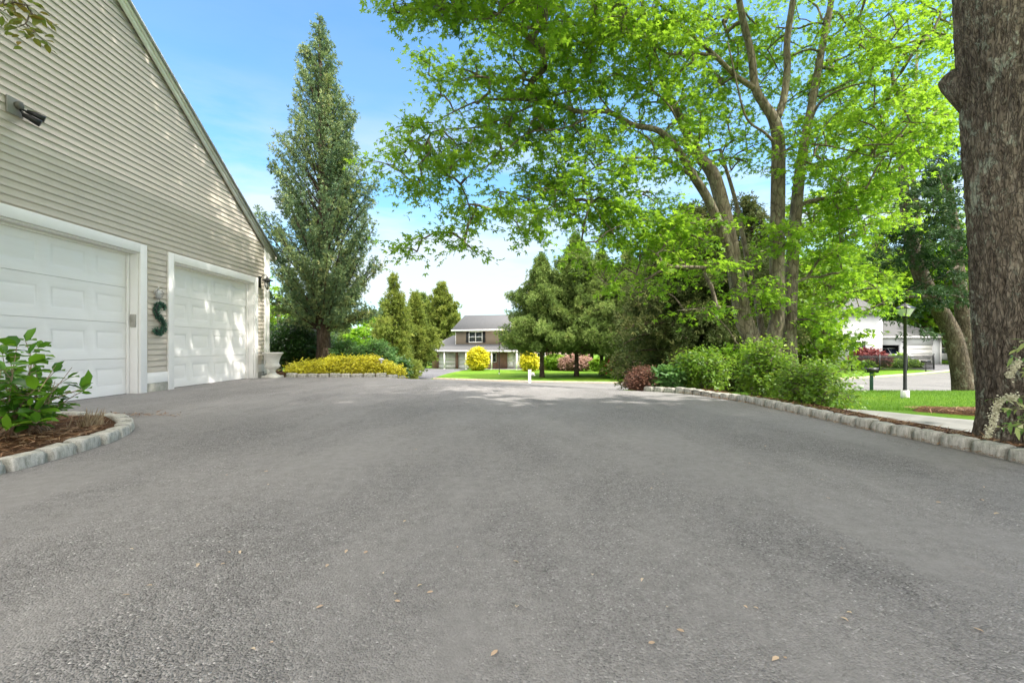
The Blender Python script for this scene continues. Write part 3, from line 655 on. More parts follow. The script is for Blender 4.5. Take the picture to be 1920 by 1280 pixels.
# ------------------------------------------------------------------ garage (local: x out of the wall, y along it away from the camera)
W0 = (-6.49, 8.39, 0); RZ = math.atan2(.039, 1)
def wl(x, y, z=0):   # garage-local -> world
    c, s_ = math.cos(RZ), math.sin(RZ); return (W0[0]+x*c-y*s_, W0[1]+x*s_+y*c, W0[2]+z)
HS = T('garage_house', 'beige clapboard garage with two white doors and a steep gable', 'house', W0, RZ)
UC = 4.45; UR = -3.5; ZE = 3.54; SL = .601; OW = 3.09; OH = 2.45; D1 = (-3.247, -.157); D2 = (.717, 3.807); UL = 2*UR-UC
def zr(u): return ZE+SL*(min(UC-u, u-UL))
def umax(z): return UC-.118 if z < ZE else min(UC-.118, UC-(z-ZE)/SL)
def umin(z): return UL if z < ZE else UL+(z-ZE)/SL
mb = MB(); z = .36; cs = .1035; TRM = .16
while z < zr(UR):
    z2 = z+cs; cuts = []
    for a, b in (D1, D2):
        if z < OH+TRM-.02: cuts.append((a-TRM-.003, b+TRM+.003))
    a0, b0 = umin(z2), umax(z2); a1, b1 = umin(z), umax(z)
    ivs = [(a1, a0, b1, b0)]
    if cuts: 
        ivs = []; st = (a1, a0)
        for a, b in cuts: ivs.append((st[0], st[1], a, a)); st = (b, b)
        ivs.append((st[0], st[1], b1, b0))
    for (la, ua, lb, ub) in ivs:
        if lb-la < .01: continue
        ub = max(ub, ua+.001)
        V = [(.004, la, z), (.004, lb, z), (.019, la, z), (.019, lb, z), (.0185, la, z+.012), (.0185, lb, z+.012), (.006, ua, z2), (.006, ub, z2)]
        mb.add(V, [(0, 1, 3, 2), (2, 3, 5, 4), (4, 5, 7, 6), (0, 2, 4, 6), (1, 7, 5, 3)])
    z = z2
mb.build('siding', VINYL, HS)
# wall core
mb = MB(); g = .001
def core(u0, u1, z0, z1): mb.box(-.2, 0, u0, u1, z0, z1)
core(UL, D1[0]-g, 0, OH+.0); core(D1[1]+g, D2[0]-g, 0, OH); core(D2[1]+g, UC, 0, OH)
mb.prism([(UL, OH+g), (UC, OH+g), (UC, ZE), (UR, zr(UR)), (UL, ZE)], 0, -.2, 0)
mb.box(-9, -.201, UC-.2, UC, 0, ZE); mb.box(-9, -.201, UL, UL+.2, 0, ZE); mb.prism([(UL, 0), (UC, 0), (UC, ZE), (UR, zr(UR)), (UL, ZE)], 0, -9.2, -9.001)
mb.build('wall', VINYL, HS)
mb = MB()
for a, b in ((UL, D1[0]-TRM), (D1[1]+TRM, D2[0]-TRM), (D2[1]+TRM, UC+.02)): mb.box(.001, .022, a, b, -.25, .165)
mb.box(-9.2, .001, UC+.001, UC+.024, -.6, .165)
mb.build('foundation', FOUND, HS)
mb = MB()
for a, b in ((UL, D1[0]-TRM-.002), (D1[1]+TRM+.002, D2[0]-TRM-.002), (D2[1]+TRM+.002, UC-.121)): mb = MB(); mb.box(.001, .026, a, b, .167, .358); mb.build('base_board', WHITE, HS, bevel=.003)
mb = MB(); mb.box(.001, .034, UC-.118, UC+.034, .10, ZE-.05); mb.box(-.12, .0, UC+.001, UC+.034, .1, ZE-.05); mb.build('corner_board', WHITE, HS, bevel=.003)
mb = MB(); mb.box(-.02, .06, UC+.037, UC+.12, -.05, ZE-.25); mb.build('downspout', WHITE, HS, bevel=.012)
for k, (a, b) in enumerate((D1, D2)):
    mb = MB(); t = TRM
    mb.box(.002, .040, a-t, a-g, .0, OH+t); mb.box(.002, .040, b+g, b+t, .0, OH+t); mb.box(.002, .040, a, b, OH+g, OH+t)
    mb.box(-.16, .001, b+g-.022, b+g*2, .0, OH); mb.box(-.16, .001, a-g*2, a-g+.022, .0, OH); mb.box(-.16, .001, a+.024, b-.024, OH-.022, OH)
    mb.box(-.158, -.125, b-.064, b-.024, 0, OH-.024); mb.box(-.158, -.125, a+.024, a+.064, 0, OH-.024); mb.box(-.158, -.125, a+.066, b-.066, OH-.06, OH-.024)
    fr = mb.build('door_frame', WHITE, HS, bevel=.004)
    mb = MB(); xd = -.165; n = 4; w = (b-a)/4; h = (OH-.02)/4
    for r in range(4):
        z0 = .015+r*h; z1 = z0+h-.006
        for c_ in range(4):
            u0 = a+c_*w; u1 = u0+w; pu0 = u0+w*.13; pu1 = u1-w*.13; m_ = (h-.006)*.235; pz0 = z0+m_; pz1 = z1-m_
            rs = [(u0, u1, z0, z1, 0), (pu0, pu1, pz0, pz1, 0), (pu0+.012, pu1-.012, pz0+.012, pz1-.012, -.009), (pu0+.05, pu1-.05, pz0+.045, pz1-.045, -.003)]
            V = []; 
            for q in rs: V += [(xd+q[4], q[0], q[2]), (xd+q[4], q[1], q[2]), (xd+q[4], q[1], q[3]), (xd+q[4], q[0], q[3])]
            f = []
            for j in range(3):
                for e in range(4): f.append((j*4+e, j*4+(e+1) % 4, j*4+4+(e+1) % 4, j*4+4+e))
            f.append((12, 13, 14, 15)); mb.add(V, f)
        mb.add([(xd, a, z1), (xd, b, z1), (xd-.03, a, z1), (xd-.03, b, z1)], [(0, 1, 3, 2)]); mb.add([(xd, a, z0), (xd, b, z0), (xd-.03, a, z0), (xd-.03, b, z0)], [(0, 2, 3, 1)])
    mb.box(xd-.05, xd-.03, a, b, .01, OH)
    gd = mb.build('garage_door', DOORW, HS)
    mb = MB(); mb.box(xd-.03, xd+.006, a+.02, b-.02, -.01, .017); mb.build('door_seal', RUBBER, gd)
# roof, rake boards
UE = UC+.42
def slab(u0, u1, x0, x1, off, th):
    pts = [(u0, ZE+SL*(UC-u0)+off), (u1, ZE+SL*(UC-u1)+off), (u1, ZE+SL*(UC-u1)+off+th), (u0, ZE+SL*(UC-u0)+off+th)]
    return pts
mb = MB(); mb.prism(slab(UR, UE, 0, 0, .04, .03), 0, -9.4, .118); R2 = [(2*UR-u, z_) for u, z_ in slab(UR, UE, 0, 0, .04, .03)]; mb.prism(R2[::-1], 0, -9.4, .118)
mb.build('roof', SHING, HS)
mb = MB(); mb.prism(slab(UR, UE, 0, 0, -.155, .19), 0, .036, .062); mb.prism([(2*UR-u, z_) for u, z_ in slab(UR, UE, 0, 0, -.155, .19)][::-1], 0, .036, .062)
mb.prism(slab(UR, UE-.02, 0, 0, -.03, .068), 0, .062, .088); mb.build('rake_board', WHITE, HS)
mb = MB(); mb.prism(slab(UR, UE+.02, 0, 0, .0385, .045), 0, .089, .124); mb.build('drip_edge', GUTTER, HS)
mb = MB(); ze = ZE+SL*(UC-UE)
mb.prism([(UC+.035, ze-.10), (UE, ze-.10), (UE, ze+.035), (UC+.035, ze+.26)], 0, -.2, .058)
mb.prism([(UE-.03, ze-.08), (UE+.002, ze-.08), (UE+.002, ze+.04), (UE-.03, ze+.04)], 0, -9.3, -.21); mb.build('soffit', WHITE, HS)
mb = MB(); mb.prism([(UE+.006, ze-.07), (UE+.08, ze-.07), (UE+.115, ze+.05), (UE+.006, ze+.05)], 0, -9.3, .06); mb.build('gutter', WHITE, HS)
# --------------- fixtures
def fix(name, label, cat, x, y, z): return T(name, label, cat, wl(x, y, z), RZ)
t = fix('wall_lantern', 'black carriage lantern on the wall right of the second door', 'wall lamp', .022, 4.07, 2.5)
mb = MB(); mb.box(0, .02, -.05, .05, -.13, .17); mb.tube([(.02, 0, .12), (.10, 0, .20), (.18, 0, .20), (.2, 0, .15)], .01, 6); mb.tube([(.02, 0, -.05), (.1, 0, .02), (.14, 0, .1)], .006, 5); mb.build('bracket', BLACK, t, bevel=.004)
mb = MB(); mb.lathe([(.012, .17), (.02, .15), (.03, .12), (.05, .105), (.145, .06), (.15, .052), (.05, .05)], (.2, 0, 0), 20); mb.build('shade', BLACK, t, smooth=False)
mb = MB(); mb.lathe([(.07, .05), (.062, -.08), (.04, -.14), (.03, -.145)], (.2, 0, 0), 12); mb.build('glass', CLEARG, t)
mb = MB()
for k in range(6):
    a = k*math.pi/3; mb.tube([(.2+.076*math.cos(a), .076*math.sin(a), .05), (.2+.068*math.cos(a), .068*math.sin(a), -.08), (.2+.03*math.cos(a), .03*math.sin(a), -.16)], .005, 4)
mb.lathe([(.03, -.145), (.03, -.16), (.008, -.19)], (.2, 0, 0), 10); mb.build('cage', BLACK, t)
PLATE = rough_mat('plate_grey', (.24, .23, .21), (.3, .29, .27), 6, .5, 0)
t = fix('security_light', 'twin-head motion floodlight high on the beige siding', 'floodlight', .02, 6.13-8.39, 3.9)
mb = MB(); mb.box(0, .03, -.20, .06, -.15, .12); mb.build('back_plate', PLATE, t, bevel=.005)
mb = MB(); mb.lathe([(.055, .03), (.06, .05), (.06, .09), (.045, .10)], (0, -.05, .02), 16, 'x'); mb.build('sensor', GREYB, t)
for dy, dz, ez in ((.05, -.05, -.10), (-.02, -.14, -.20)):
    mb = MB(); mb.tube([(.03, -.03, 0), (.09, dy*.6-.01, dz*.6), (.11, dy, dz)], .018, 8)
    mb.tube([(.10, dy-.01, dz+.02), (.16, dy+.04, dz-.0), (.17, dy+.045, dz-.005), (.26, dy+.12, ez)], [.03, .045, .05, .058], 14); mb.build('lamp_head', BLACK, t)
t = fix('door_keypad', 'small beige box fixed to the white jamb of the nearer garage door', 'keypad', -.06, D1[1]-.03, 1.27)
mb = MB(); mb.box(-.045, .045, -.02, .006, -.11, .11); mb.build('case', BEIGE, t, bevel=.006); mb = MB(); mb.box(-.03, .03, -.024, -.021, -.02, .08); mb.build('cover', BEIGE, t)
[setattr(q, 'scale', (.8, .8, .8)) for q in SC.objects if q.name == 'security_light']
# letter S wreath with hanger ornament
t = fix('letter_wreath', 'green boxwood wreath shaped like the letter S between the doors', 'wreath', .04, .28, 1.33)
sp = [(.115, .215), (.06, .255), (-.01, .26), (-.085, .235), (-.115, .17), (-.10, .10), (-.045, .04), (.03, 0), (.10, -.05), (.13, -.12), (.115, -.20), (.05, -.25), (-.03, -.255), (-.10, -.235), (-.14, -.20)]
pth = smooth_path([(.03, y*.85, z_, .03) for y, z_ in sp], 8)[:, :3]; mb = MB(); mb.tube(pth, .028, 8); mb.build('frame', BLACK, t)
k_ = RNG.integers(0, len(pth), 1700); dd = rdir(1700); leaves('greenery', pth[k_]+dd*RNG.uniform(.012, .045, (1700, 1)), dd+RNG.normal(size=(1700, 3))*.5, rdir(1700), .03, 'oval', L_WREATH, t, None, RNG.random(1700))
mb = MB(); mb.tube([(.03, -.01, .26), (.03, -.01, .36)], .003, 4); mb.build('wire', BLACK, t)
t = fix('hanger_ornament', 'pale pewter flower-shaped hook above the letter wreath', 'ornament', .03, .26, 1.80)
mb = MB()
for k in range(-3, 4):
    a = k*.33; mb.tube([(.02, .0, .05), (.035, .03*k*.5, .0), (.03, .022*k, -.07), (.02, .015*k, -.12)], [.012, .014, .011, .003], 6)
mb.tube([(.02, 0, .05), (.03, 0, .12)], [.012, .009], 6); mb.build('petals', PALEM, t, smooth=True)
for s_ in (1, -1):
    mb = MB(); mb.tube([(.025, 0, .04), (.04, .06*s_, .06), (.04, .11*s_, .02), (.03, .13*s_, -.04)], [.008, .012, .01, .003], 6); mb.tube([(.025, .02*s_, .03), (.04, .08*s_, .0), (.03, .1*s_, -.08)], [.006, .008, .003], 5); mb.build('leaf_arm', PALEM, t, smooth=True)
# urn
pu = P(511, 708, 12.45); t = T('garden_urn', 'weathered white stone urn at the garage corner', 'urn', (pu[0], 12.45, .0))
mb = MB(); mb.bbox(-.2, .2, -.2, .2, 0, .065, .012); mb.build('plinth', URNM, t)
mb = MB(); mb.lathe([(.165, .066), (.165, .085), (.11, .11), (.075, .15), (.07, .20), (.10, .225), (.10, .235), (.155, .26), (.185, .30), (.19, .335), (.165, .37), (.155, .40), (.175, .50), (.215, .60), (.245, .635), (.255, .645), (.255, .67), (.225, .675), (.205, .66), (.15, .50), (.02, .48)], n=32); mb.build('bowl', URNM, t, smooth=True)
mb = MB(); mb.lathe([(.16, .52), (.17, .58), (.1, .60), (.01, .605)], n=14); mb.build('soil', MULCH, t)
# garden path light
t = T('path_light', 'small mushroom-cap garden light at the end of the yellow groundcover', 'garden light', (*P(715, 700, 13.1)[:2], gz(-3.6, 13.1)+.05))
mb = MB(); mb.tube([(0, 0, 0), (0, 0, .42)], .014, 8); mb.build('stem', BLACK, t); mb = MB(); mb.lathe([(.03, .40), (.085, .41), (.09, .42), (.05, .455), (.01, .465)], n=16); mb.build('cap', PALEM, t)
mb = MB(); mb.lathe([(.025, .33), (.03, .40)], n=10); mb.build('lamp', FROST, t)
# ------------------------------------------------------------------ lamp post and mailboxes
def lamp_post(label, x, y, h, bh=.25):
    z0 = gz(x, y); t = T('lamp_post', label, 'lamp post', (x, y, z0), .25)
    mb = MB(); mb.bbox(-.068, .068, -.068, .068, -.1, bh, .01); mb.build('base', WHITE, t)
    mb = MB(); hp = h-.36; mb.lathe([(.05, bh), (.05, bh+.02), (.042, bh+.05), (.040, hp*.5), (.037, hp-.06), (.052, hp-.05), (.052, hp-.03), (.037, hp-.02), (.03, hp)], n=16); mb.build('post', BLACK, t)
    mb = MB(); l = hp
    mb.add([(s1*w_, s2*w_, z_) for w_, z_ in ((.075, l+.01), (.145, l+.20)) for s1, s2 in ((-1, -1), (1, -1), (1, 1), (-1, 1))], [(0, 1, 5, 4), (1, 2, 6, 5), (2, 3, 7, 6), (3, 0, 4, 7)]); mb.build('lamp_glass', FROST, t)
    mb = MB(); mb.box(-.08, .08, -.08, .08, l-.01, l+.009)
    for s1, s2 in ((-1, -1), (1, -1), (1, 1), (-1, 1)): mb.tube([(s1*.078, s2*.078, l), (s1*.15, s2*.15, l+.205)], .009, 4)
    mb.add([(s1*w_, s2*w_, z_) for w_, z_ in ((.165, l+.205), (.165, l+.22), (.06, l+.30), (.05, l+.33)) for s1, s2 in ((-1, -1), (1, -1), (1, 1), (-1, 1))],
           [(k*4+e, k*4+(e+1) % 4, k*4+4+(e+1) % 4, k*4+4+e) for k in range(3) for e in range(4)]+[(3, 2, 1, 0), (12, 13, 14, 15)])
    mb.lathe([(.012, l+.33), (.018, l+.345), (.004, l+.37)], n=8); mb.build('lantern_frame', BLACK, t); return t
lamp_post('black post lantern on a white base on the right-hand lawn', 10.35, 12.5, 2.5, .2)
lamp_post('grey post lantern in front of the taupe house across the street', *P(936, 690, 50)[:2], 5.1, .06)
def mailbox(name, label, x, y, h, rot, postm, boxm, post=.05, side=False, L=.5):
    t = T(name, label, 'mailbox', (x, y, gz(x, y)), rot)
    mb = MB(); mb.box(-post, post, -post, post, -.1, h-.21 if not side else h); mb.box(-.04, .04, -L*.5, L*.5, h-.235, h-.212) if not side else mb.box(post+.001, .42, -.03, .03, h-.43, h-.40); mb.build('post', postm, t, bevel=.004)
    pts = [(-.09, h-.21), (.09, h-.21)]+[(.09*math.cos(a), h-.10+.09*math.sin(a)) for a in np.linspace(0, math.pi, 10)]
    if side: pts = [(p[0]+.24, p[1]-.19) for p in pts]
    mb = MB(); mb.prism(pts, 1, -L/2, L/2); mb.build('box', boxm, t)
    mb = MB(); mb.prism([(p[0]*1.03 if not side else (p[0]-.24)*1.05+.24, p[1]+.003) for p in pts], 1, -L/2-.012, -L/2-.001); mb.build('door', boxm, t)
    mb = MB(); fx = (.10 if not side else .34); mb.box(fx, fx+.008, -.1, -.07, h-.30, h-.12 if side else h-.12); mb.build('flag', RED_P, t)
RED_P = rough_mat('flag_red', (.4, .02, .02), (.5, .04, .03), 5, .5, 0)
mailbox('mailbox', 'black rounded mailbox on a dark green post behind the right lawn', *P(1634, 700, 21.5)[:2], .22+1.0, 1.0, GREENP, BLACK, .065)
mailbox('mailbox', 'dark oval mailbox on a thin black post by the iron fence', *P(1736, 690, 43.0)[:2], 1.05, math.pi/2, BLACK, BLACK, .03, L=.7)
mailbox('mailbox', 'white post with house marks and small grey mailbox beyond the driveway crest', *P(993, 700, 35.6)[:2], 1.02, .1, WHITE, GUTTER, .10, True, .4)
mailbox('mailbox', 'small grey mailbox at the foot of the far driveway left of the taupe house', *P(763, 700, 44)[:2], 1.0, .5, GREYB, GUTTER, .045)
# yard sign
q = P(1614, 722, 19); t = T('yard_sign', 'tiny pale green lawn sign left of the black mailbox', 'sign', (q[0], 19, gz(q[0], 19)))
mb = MB(); mb.box(-.11, .11, -.006, .006, .18, .32); mb.build('panel', rough_mat('sign_green', (.30, .42, .26), (.5, .6, .42), 30, .6, 0), t); mb = MB(); mb.box(-.01, .01, .007, .02, 0, .2); mb.build('stake', BLACK, t)
# iron fence
fa = np.array([31.2, 43.6]); fb = np.array([40.1, 45.1]); L_ = np.linalg.norm(fb-fa); fr_ = math.atan2(*(fb-fa)[::-1])
za = gz(*fa); zb = gz(*fb); t = T('iron_fence', 'low black iron picket fence across the lawn before the white house', 'fence', (*fa, za), fr_)
n_ = 74; pm = None
for k in range(n_+1):
    u = L_*k/n_; zz = (zb-za)*k/n_
    if pm is None: mb = MB(); mb.tube([(0, 0, .02), (0, 0, 1.4), (0, 0, 1.47)], [.028, .028, .001], 5); o = mb.build('picket', BLACK, t); pm = o
    else: o = pm.copy(); COL.objects.link(o)
    o.location = (u, 0, zz)
for k in (0, 1, 2, 3):
    u = L_*k/3; mb = MB(); mb.box(-.035, .035, -.035, .035, -.2, 1.5); mb.lathe([(.045, 1.5), (.05, 1.53), (.02, 1.56)], n=8); o = mb.build('post', BLACK, t); o.location = (u, 0, (zb-za)*k/3)
for h in (.18, 1.28): mb = MB(); mb.tube([(0, 0, h), (L_, 0, h+zb-za)], .03, 4); mb.build('rail', BLACK, t)
# ------------------------------------------------------------------ far houses
def window(par, x0, x1, z0, z1, y=0, shut=None, mull=2, bars=True):
    f = MB(); b = .09; w = (x1-x0-b*(mull+1))/mull
    f.box(x0, x1, y-.05, y-.002, z1-b, z1); f.box(x0, x1, y-.07, y-.002, z0, z0+b)
    for k in range(mull+1): f.box(x0+k*(w+b), x0+k*(w+b)+b, y-.05, y-.002, z0+b+.001, z1-b-.001)
    if bars:
        for k in range(mull): f.box(x0+b+k*(w+b)+.001, x0+k*(w+b)+b+w-.001, y-.04, y-.004, (z0+z1)/2-.03, (z0+z1)/2+.03)
    fo = f.build('window', WHITE, par)
    for k in range(mull): g_ = MB(); g_.box(x0+b+k*(w+b)+.002, x0+k*(w+b)+b+w-.002, y-.02, y-.006, z0+b+.002, z1-b-.002); g_.build('pane', GLASS, fo)
    if shut:
        for a in (x0-.42, x1+.05): s_ = MB(); s_.box(a, a+.37, y-.06, y-.003, z0, z1); [s_.box(a+.04, a+.33, y-.075, y-.061, z0+.1+j*.12, z0+.16+j*.12) for j in range(int((z1-z0-.2)/.12))]; s_.build('shutter', shut, par)
hx, hy = P(855, 690, 66)[:2]; hz = gz(hx, hy)-.05
A = T('taupe_house', 'two-storey taupe and brick house with double garage and covered porch', 'house', (hx, hy, hz), math.radians(-18))
mb = MB(); mb.box(0, 14, 0, 8, 2.9, 5.5); mb.prism([(0, 5.5), (8, 5.5), (4, 7.45)], 0, 0, 14); mb.build('upper_wall', BROWNS, A)
mb = MB(); 
for a, b in ((-3.7, -2.75), (-.1, .3), (2.95, 4.35), (6.0, 7.5), (9.35, 14)): mb.box(a, b, .0, .3, 0, 2.9)
mb.box(-2.75, -.1, .0, .3, 2.25, 2.9); mb.box(.3, 2.95, 0, .3, 2.25, 2.9); mb.box(4.35, 6.0, 0, .3, 0, .95); mb.box(4.35, 6.0, 0, .3, 2.3, 2.9); mb.box(7.5, 9.35, 0, .3, 2.4, 2.9)
mb.box(-3.7, -3.4, .3, 7, 0, 2.9); mb.box(-3.4, 14, 7.5, 7.9, 0, 2.9); mb.box(13.7, 14, .3, 7.5, 0, 2.9); mb.build('brick_wall', BRICK, A)
for a, b in ((-2.75, -.1), (.3, 2.95)):
    mb = MB(); mb.box(a+.001, b-.001, .14, .2, 0, 2.25)
    for k in range(1, 4): mb.box(a+.01, b-.01, .125, .139, k*.56-.5, k*.56-.03)
    mb.prism([(a, 2.25), (a+.35, 2.25), (a, 1.9)], 1, .05, .12); mb.prism([(b, 2.25), (b, 1.9), (b-.35, 2.25)], 1, .05, .12); mb.build('garage_door', DOORW, A)
mb = MB(); mb.prism([(-.55, 5.25), (4, 7.5), (8.55, 5.25), (8.55, 5.42), (4, 7.68), (-.55, 5.42)], 0, -.45, 14.4); mb.build('roof', SHING, A)
mb = MB(); mb.box(-.46, 14.41, -.62, -.552, 5.2, 5.42); mb.prism([(-.5, 5.2), (4, 7.45), (4, 7.62), (-.5, 5.40)], 0, -.49, -.452); mb.build('eave_trim', WHITE, A)
# porch and wing roof (hipped left end)
mb = MB(); e0, e1 = -4.2, 9.6
V = [(e0, -1.9, 2.55), (e1, -1.9, 2.55), (e1, .0, 3.42), (0, 0, 3.42), (0, 3.2, 4.75), (-1.9, 3.2, 4.75), (e0, 8.2, 2.55), (0, 8.2, 2.55)]
mb.add(V, quads=[(1, 0, 3, 2)], polys=[(0, 5, 4, 3), (0, 6, 5), (5, 6, 7, 4)]); mb.add([(a, b, c-.12) for a, b, c in V[:2]]+[(e1, .0, 2.43), (e0, .0, 2.43)], quads=[(0, 1, 2, 3)]); mb.build('porch_roof', SHING, A)
mb = MB(); mb.box(e0-.02, e1, -1.98, -1.9, 2.4, 2.58); mb.box(e0-.08, e0, -1.9, 8.2, 2.4, 2.58); mb.build('porch_fascia', WHITE, A)
for x in (-4.0, -.9, 2.3, 5.95, 9.4): mb = MB(); mb.box(x-.08, x+.08, -1.85, -1.69, 0, 2.4); mb.box(x-.12, x+.12, -1.89, -1.65, 0, .12); mb.build('porch_post', WHITE, A)
mb = MB(); mb.box(3.2, 9.8, -1.85, -.001, -.1, .16); mb.build('porch_floor', CONC, A)
window(A, 1.95, 3.95, 3.65, 5.15, 0, BLACK); window(A, 6.9, 8.9, 3.65, 5.15, 0, BLACK); window(A, 10.9, 12.9, 3.65, 5.15, 0, BLACK); window(A, 4.36, 5.99, .96, 2.29, 0, None, 3, False); window(A, 10.6, 12.8, .9, 2.3, 0, None, 2)
for a in (7.52, 8.44): mb = MB(); mb.box(a, a+.89, .05, .12, .17, 2.38); mb.box(a+.12, a+.77, .035, .049, 1.2, 2.2); mb.box(a+.12, a+.77, .035, .049, .3, 1.05); mb.build('front_door', WHITE, A)
mb = MB(); mb.box(-.003-.06, -.003, -.05, .1, 2.95, 5.2); mb.build('corner_board', WHITE, A)
# white house
bx, by = P(1647, 682, 53)[:2]; bz = gz(bx, by)
B = T('white_house', 'white clapboard house with one open and one closed garage door', 'house', (bx, by, bz), 0)
mb = MB(); mb.box(0, .08, 0, .2, 0, 3.15); mb.box(.08, 2.4, 0, .2, 2.12, 3.15); mb.box(2.4, 3.1, 0, .2, 0, 3.15); mb.box(3.1, 6.1, 0, .2, 2.12, 3.15); mb.box(6.1, 6.95, 0, .2, 0, 3.15); mb.box(6.75, 6.95, .2, 7, 0, 3.15); mb.box(0, 6.95, 7, 7.2, 0, 3.15)
mb.box(-7, -.02, -.6, 7, 0, 5.6); mb.prism([(-.6, 5.6), (7, 5.6), (3.2, 7.4)], 0, -7, -.02); mb.build('wall', WHITES, B)
mb = MB(); mb.box(3.101, 6.099, .08, .14, 0, 2.119)
for k in range(4): mb.box(3.15, 6.05, .066, .079, .04+k*.52, .04+k*.52+.505)
mb.build('garage_door', DOORW, B)
mb = MB(); mb.box(.1, 2.9, 6.8, 6.99, 0, 3); mb.box(2.8, 2.98, .3, 6.8, 0, 3); mb.box(.1, 2.8, .3, 6.8, .0, .03); mb.build('garage_interior', DARKIN, B)
mb = MB(); V = [(-.02, -.45, 3.05), (7.4, -.45, 3.05), (4.6, 3.4, 5.0), (-.02, 3.4, 5.0), (7.4, 7.5, 3.05), (-.02, 7.5, 3.05)]
mb.add(V, quads=[(0, 1, 2, 3), (3, 2, 4, 5)], tris=[(1, 4, 2)]); mb.prism([(-1.1, 5.5), (3.2, 7.5), (7.5, 5.5), (7.5, 5.62), (3.2, 7.62), (-1.1, 5.62)], 0, -7.3, .25); mb.build('roof', SHING, B)
mb = MB(); mb.box(-.02, 7.42, -.53, -.452, 2.92, 3.08); mb.box(6.86, 6.99, -.1, -.001, 0, 2.9); mb.build('gutter', WHITE, B)
mb = MB(); mb.box(.0-.001, .14, -.04, -.001, 0, 3.0); mb.build('corner_board', WHITE, B)
window(B, -3.9, -2.35, 1.4, 2.6, -.6, BLACK, 2)
mb = MB(); mb.box(2.62, 2.9, -.06, -.002, 2.42, 2.52); mb.build('house_plaque', BLACK, B)
mb = MB(); mb.box(2.72, 2.86, -.16, -.002, 1.7, 1.95); mb.lathe([(.03, 1.95), (.09, 1.96), (.01, 2.03)], (2.79, -.1, 0), 8); mb.build('wall_lamp', BLACK, B)
# cars
CARW = rough_mat('car_white', (.70, .70, .72), (.76, .76, .78), 2, .25, 0, spec=.6); CARG = glassm('car_glass', (.02, .03, .05))
def car(label, x, y, rz, paint):
    t = T('parked_car', label, 'car', (x, y, gz(x, y)+.06), rz)
    prof = [(-2.25, .3), (-2.3, .62), (-2.2, .85), (-1.9, 1.0), (-1.0, 1.08), (2.0, 1.1), (2.25, 1.0), (2.3, .5), (2.2, .28)]
    V = []; 
    for yy, s_ in ((-.9, .0), (-.86, .0), (.86, 0), (.9, 0)):
        pass
    mb = MB(); mb.prism(prof, 1, -.88, .88); mb.build('body', paint, t, bevel=.09)
    cab = [(-1.15, 1.06), (-.45, 1.62), (1.35, 1.66), (2.05, 1.08)]; n = 4
    V = [(a, -.80 if b < 1.2 else -.62, b) for a, b in cab]+[(a, .80 if b < 1.2 else .62, b) for a, b in cab]
    mb = MB(); mb.add(V, quads=[(0, 1, 5, 4), (2, 3, 7, 6)], polys=[(0, 3, 2, 1), (4, 5, 6, 7)]); mb.build('windows', CARG, t)
    mb = MB(); mb.box(-.5, 1.4, -.64, .64, 1.63, 1.70); [mb.tube([(a, s_*.81, 1.05), (b, s_*.63, 1.65)], .035, 5) for s_ in (-1, 1) for a, b in ((-1.15, -.45), (.3, .35), (2.05, 1.35))]; mb.build('roof', paint, t, bevel=.02)
    for wx in (-1.4, 1.4):
        for s_ in (-1, 1):
            mb = MB(); mb.lathe([(.2, -.11), (.32, -.10), (.34, 0), (.32, .10), (.2, .11)], (wx, s_*.84, .32), 20, 'y'); w_ = mb.build('wheel', RUBBER, t); mb = MB(); mb.lathe([(.19, -.115), (.2, .115)], (wx, s_*.84, .32), 14, 'y'); mb.build('rim', GUTTER, w_)
    for s_ in (-1, 1): mb = MB(); mb.box(-2.33, -2.2, s_*.62-.18, s_*.62+.18, .66, .82); mb.build('headlight', FROST, t)
    mb = MB(); mb.box(-2.335, -2.28, -.4, .4, .42, .60); mb.build('grille', BLACK, t); return t
car('white car parked right of the white house behind the leaning tree', *P(1786, 682, 55)[:2], 2.6, CARW)
car('pale car parked nose-out inside the open garage of the white house', *P(1668, 684, 54.6)[:2], math.pi/2+.05, CARW)
# ------------------------------------------------------------------ trees
def LM(rows): return [[*P(a, b, c), r] for a, b, c, r in rows]
def blobs(lst, dens=16.):
    out = []
    for (px, py, Z, rx, ry, rz, *k) in lst:
        n = int(math.pi*rx*ry/1e4*dens*(k[0] if k else 1))+1; q = ell((px, py, Z), (rx, ry, rz), n)
        out.append(np.stack([(q[:, 0]-960)/F_*q[:, 2], q[:, 2], CH-(q[:, 1]-HY)/F_*q[:, 2]], 1))
    return np.concatenate(out)
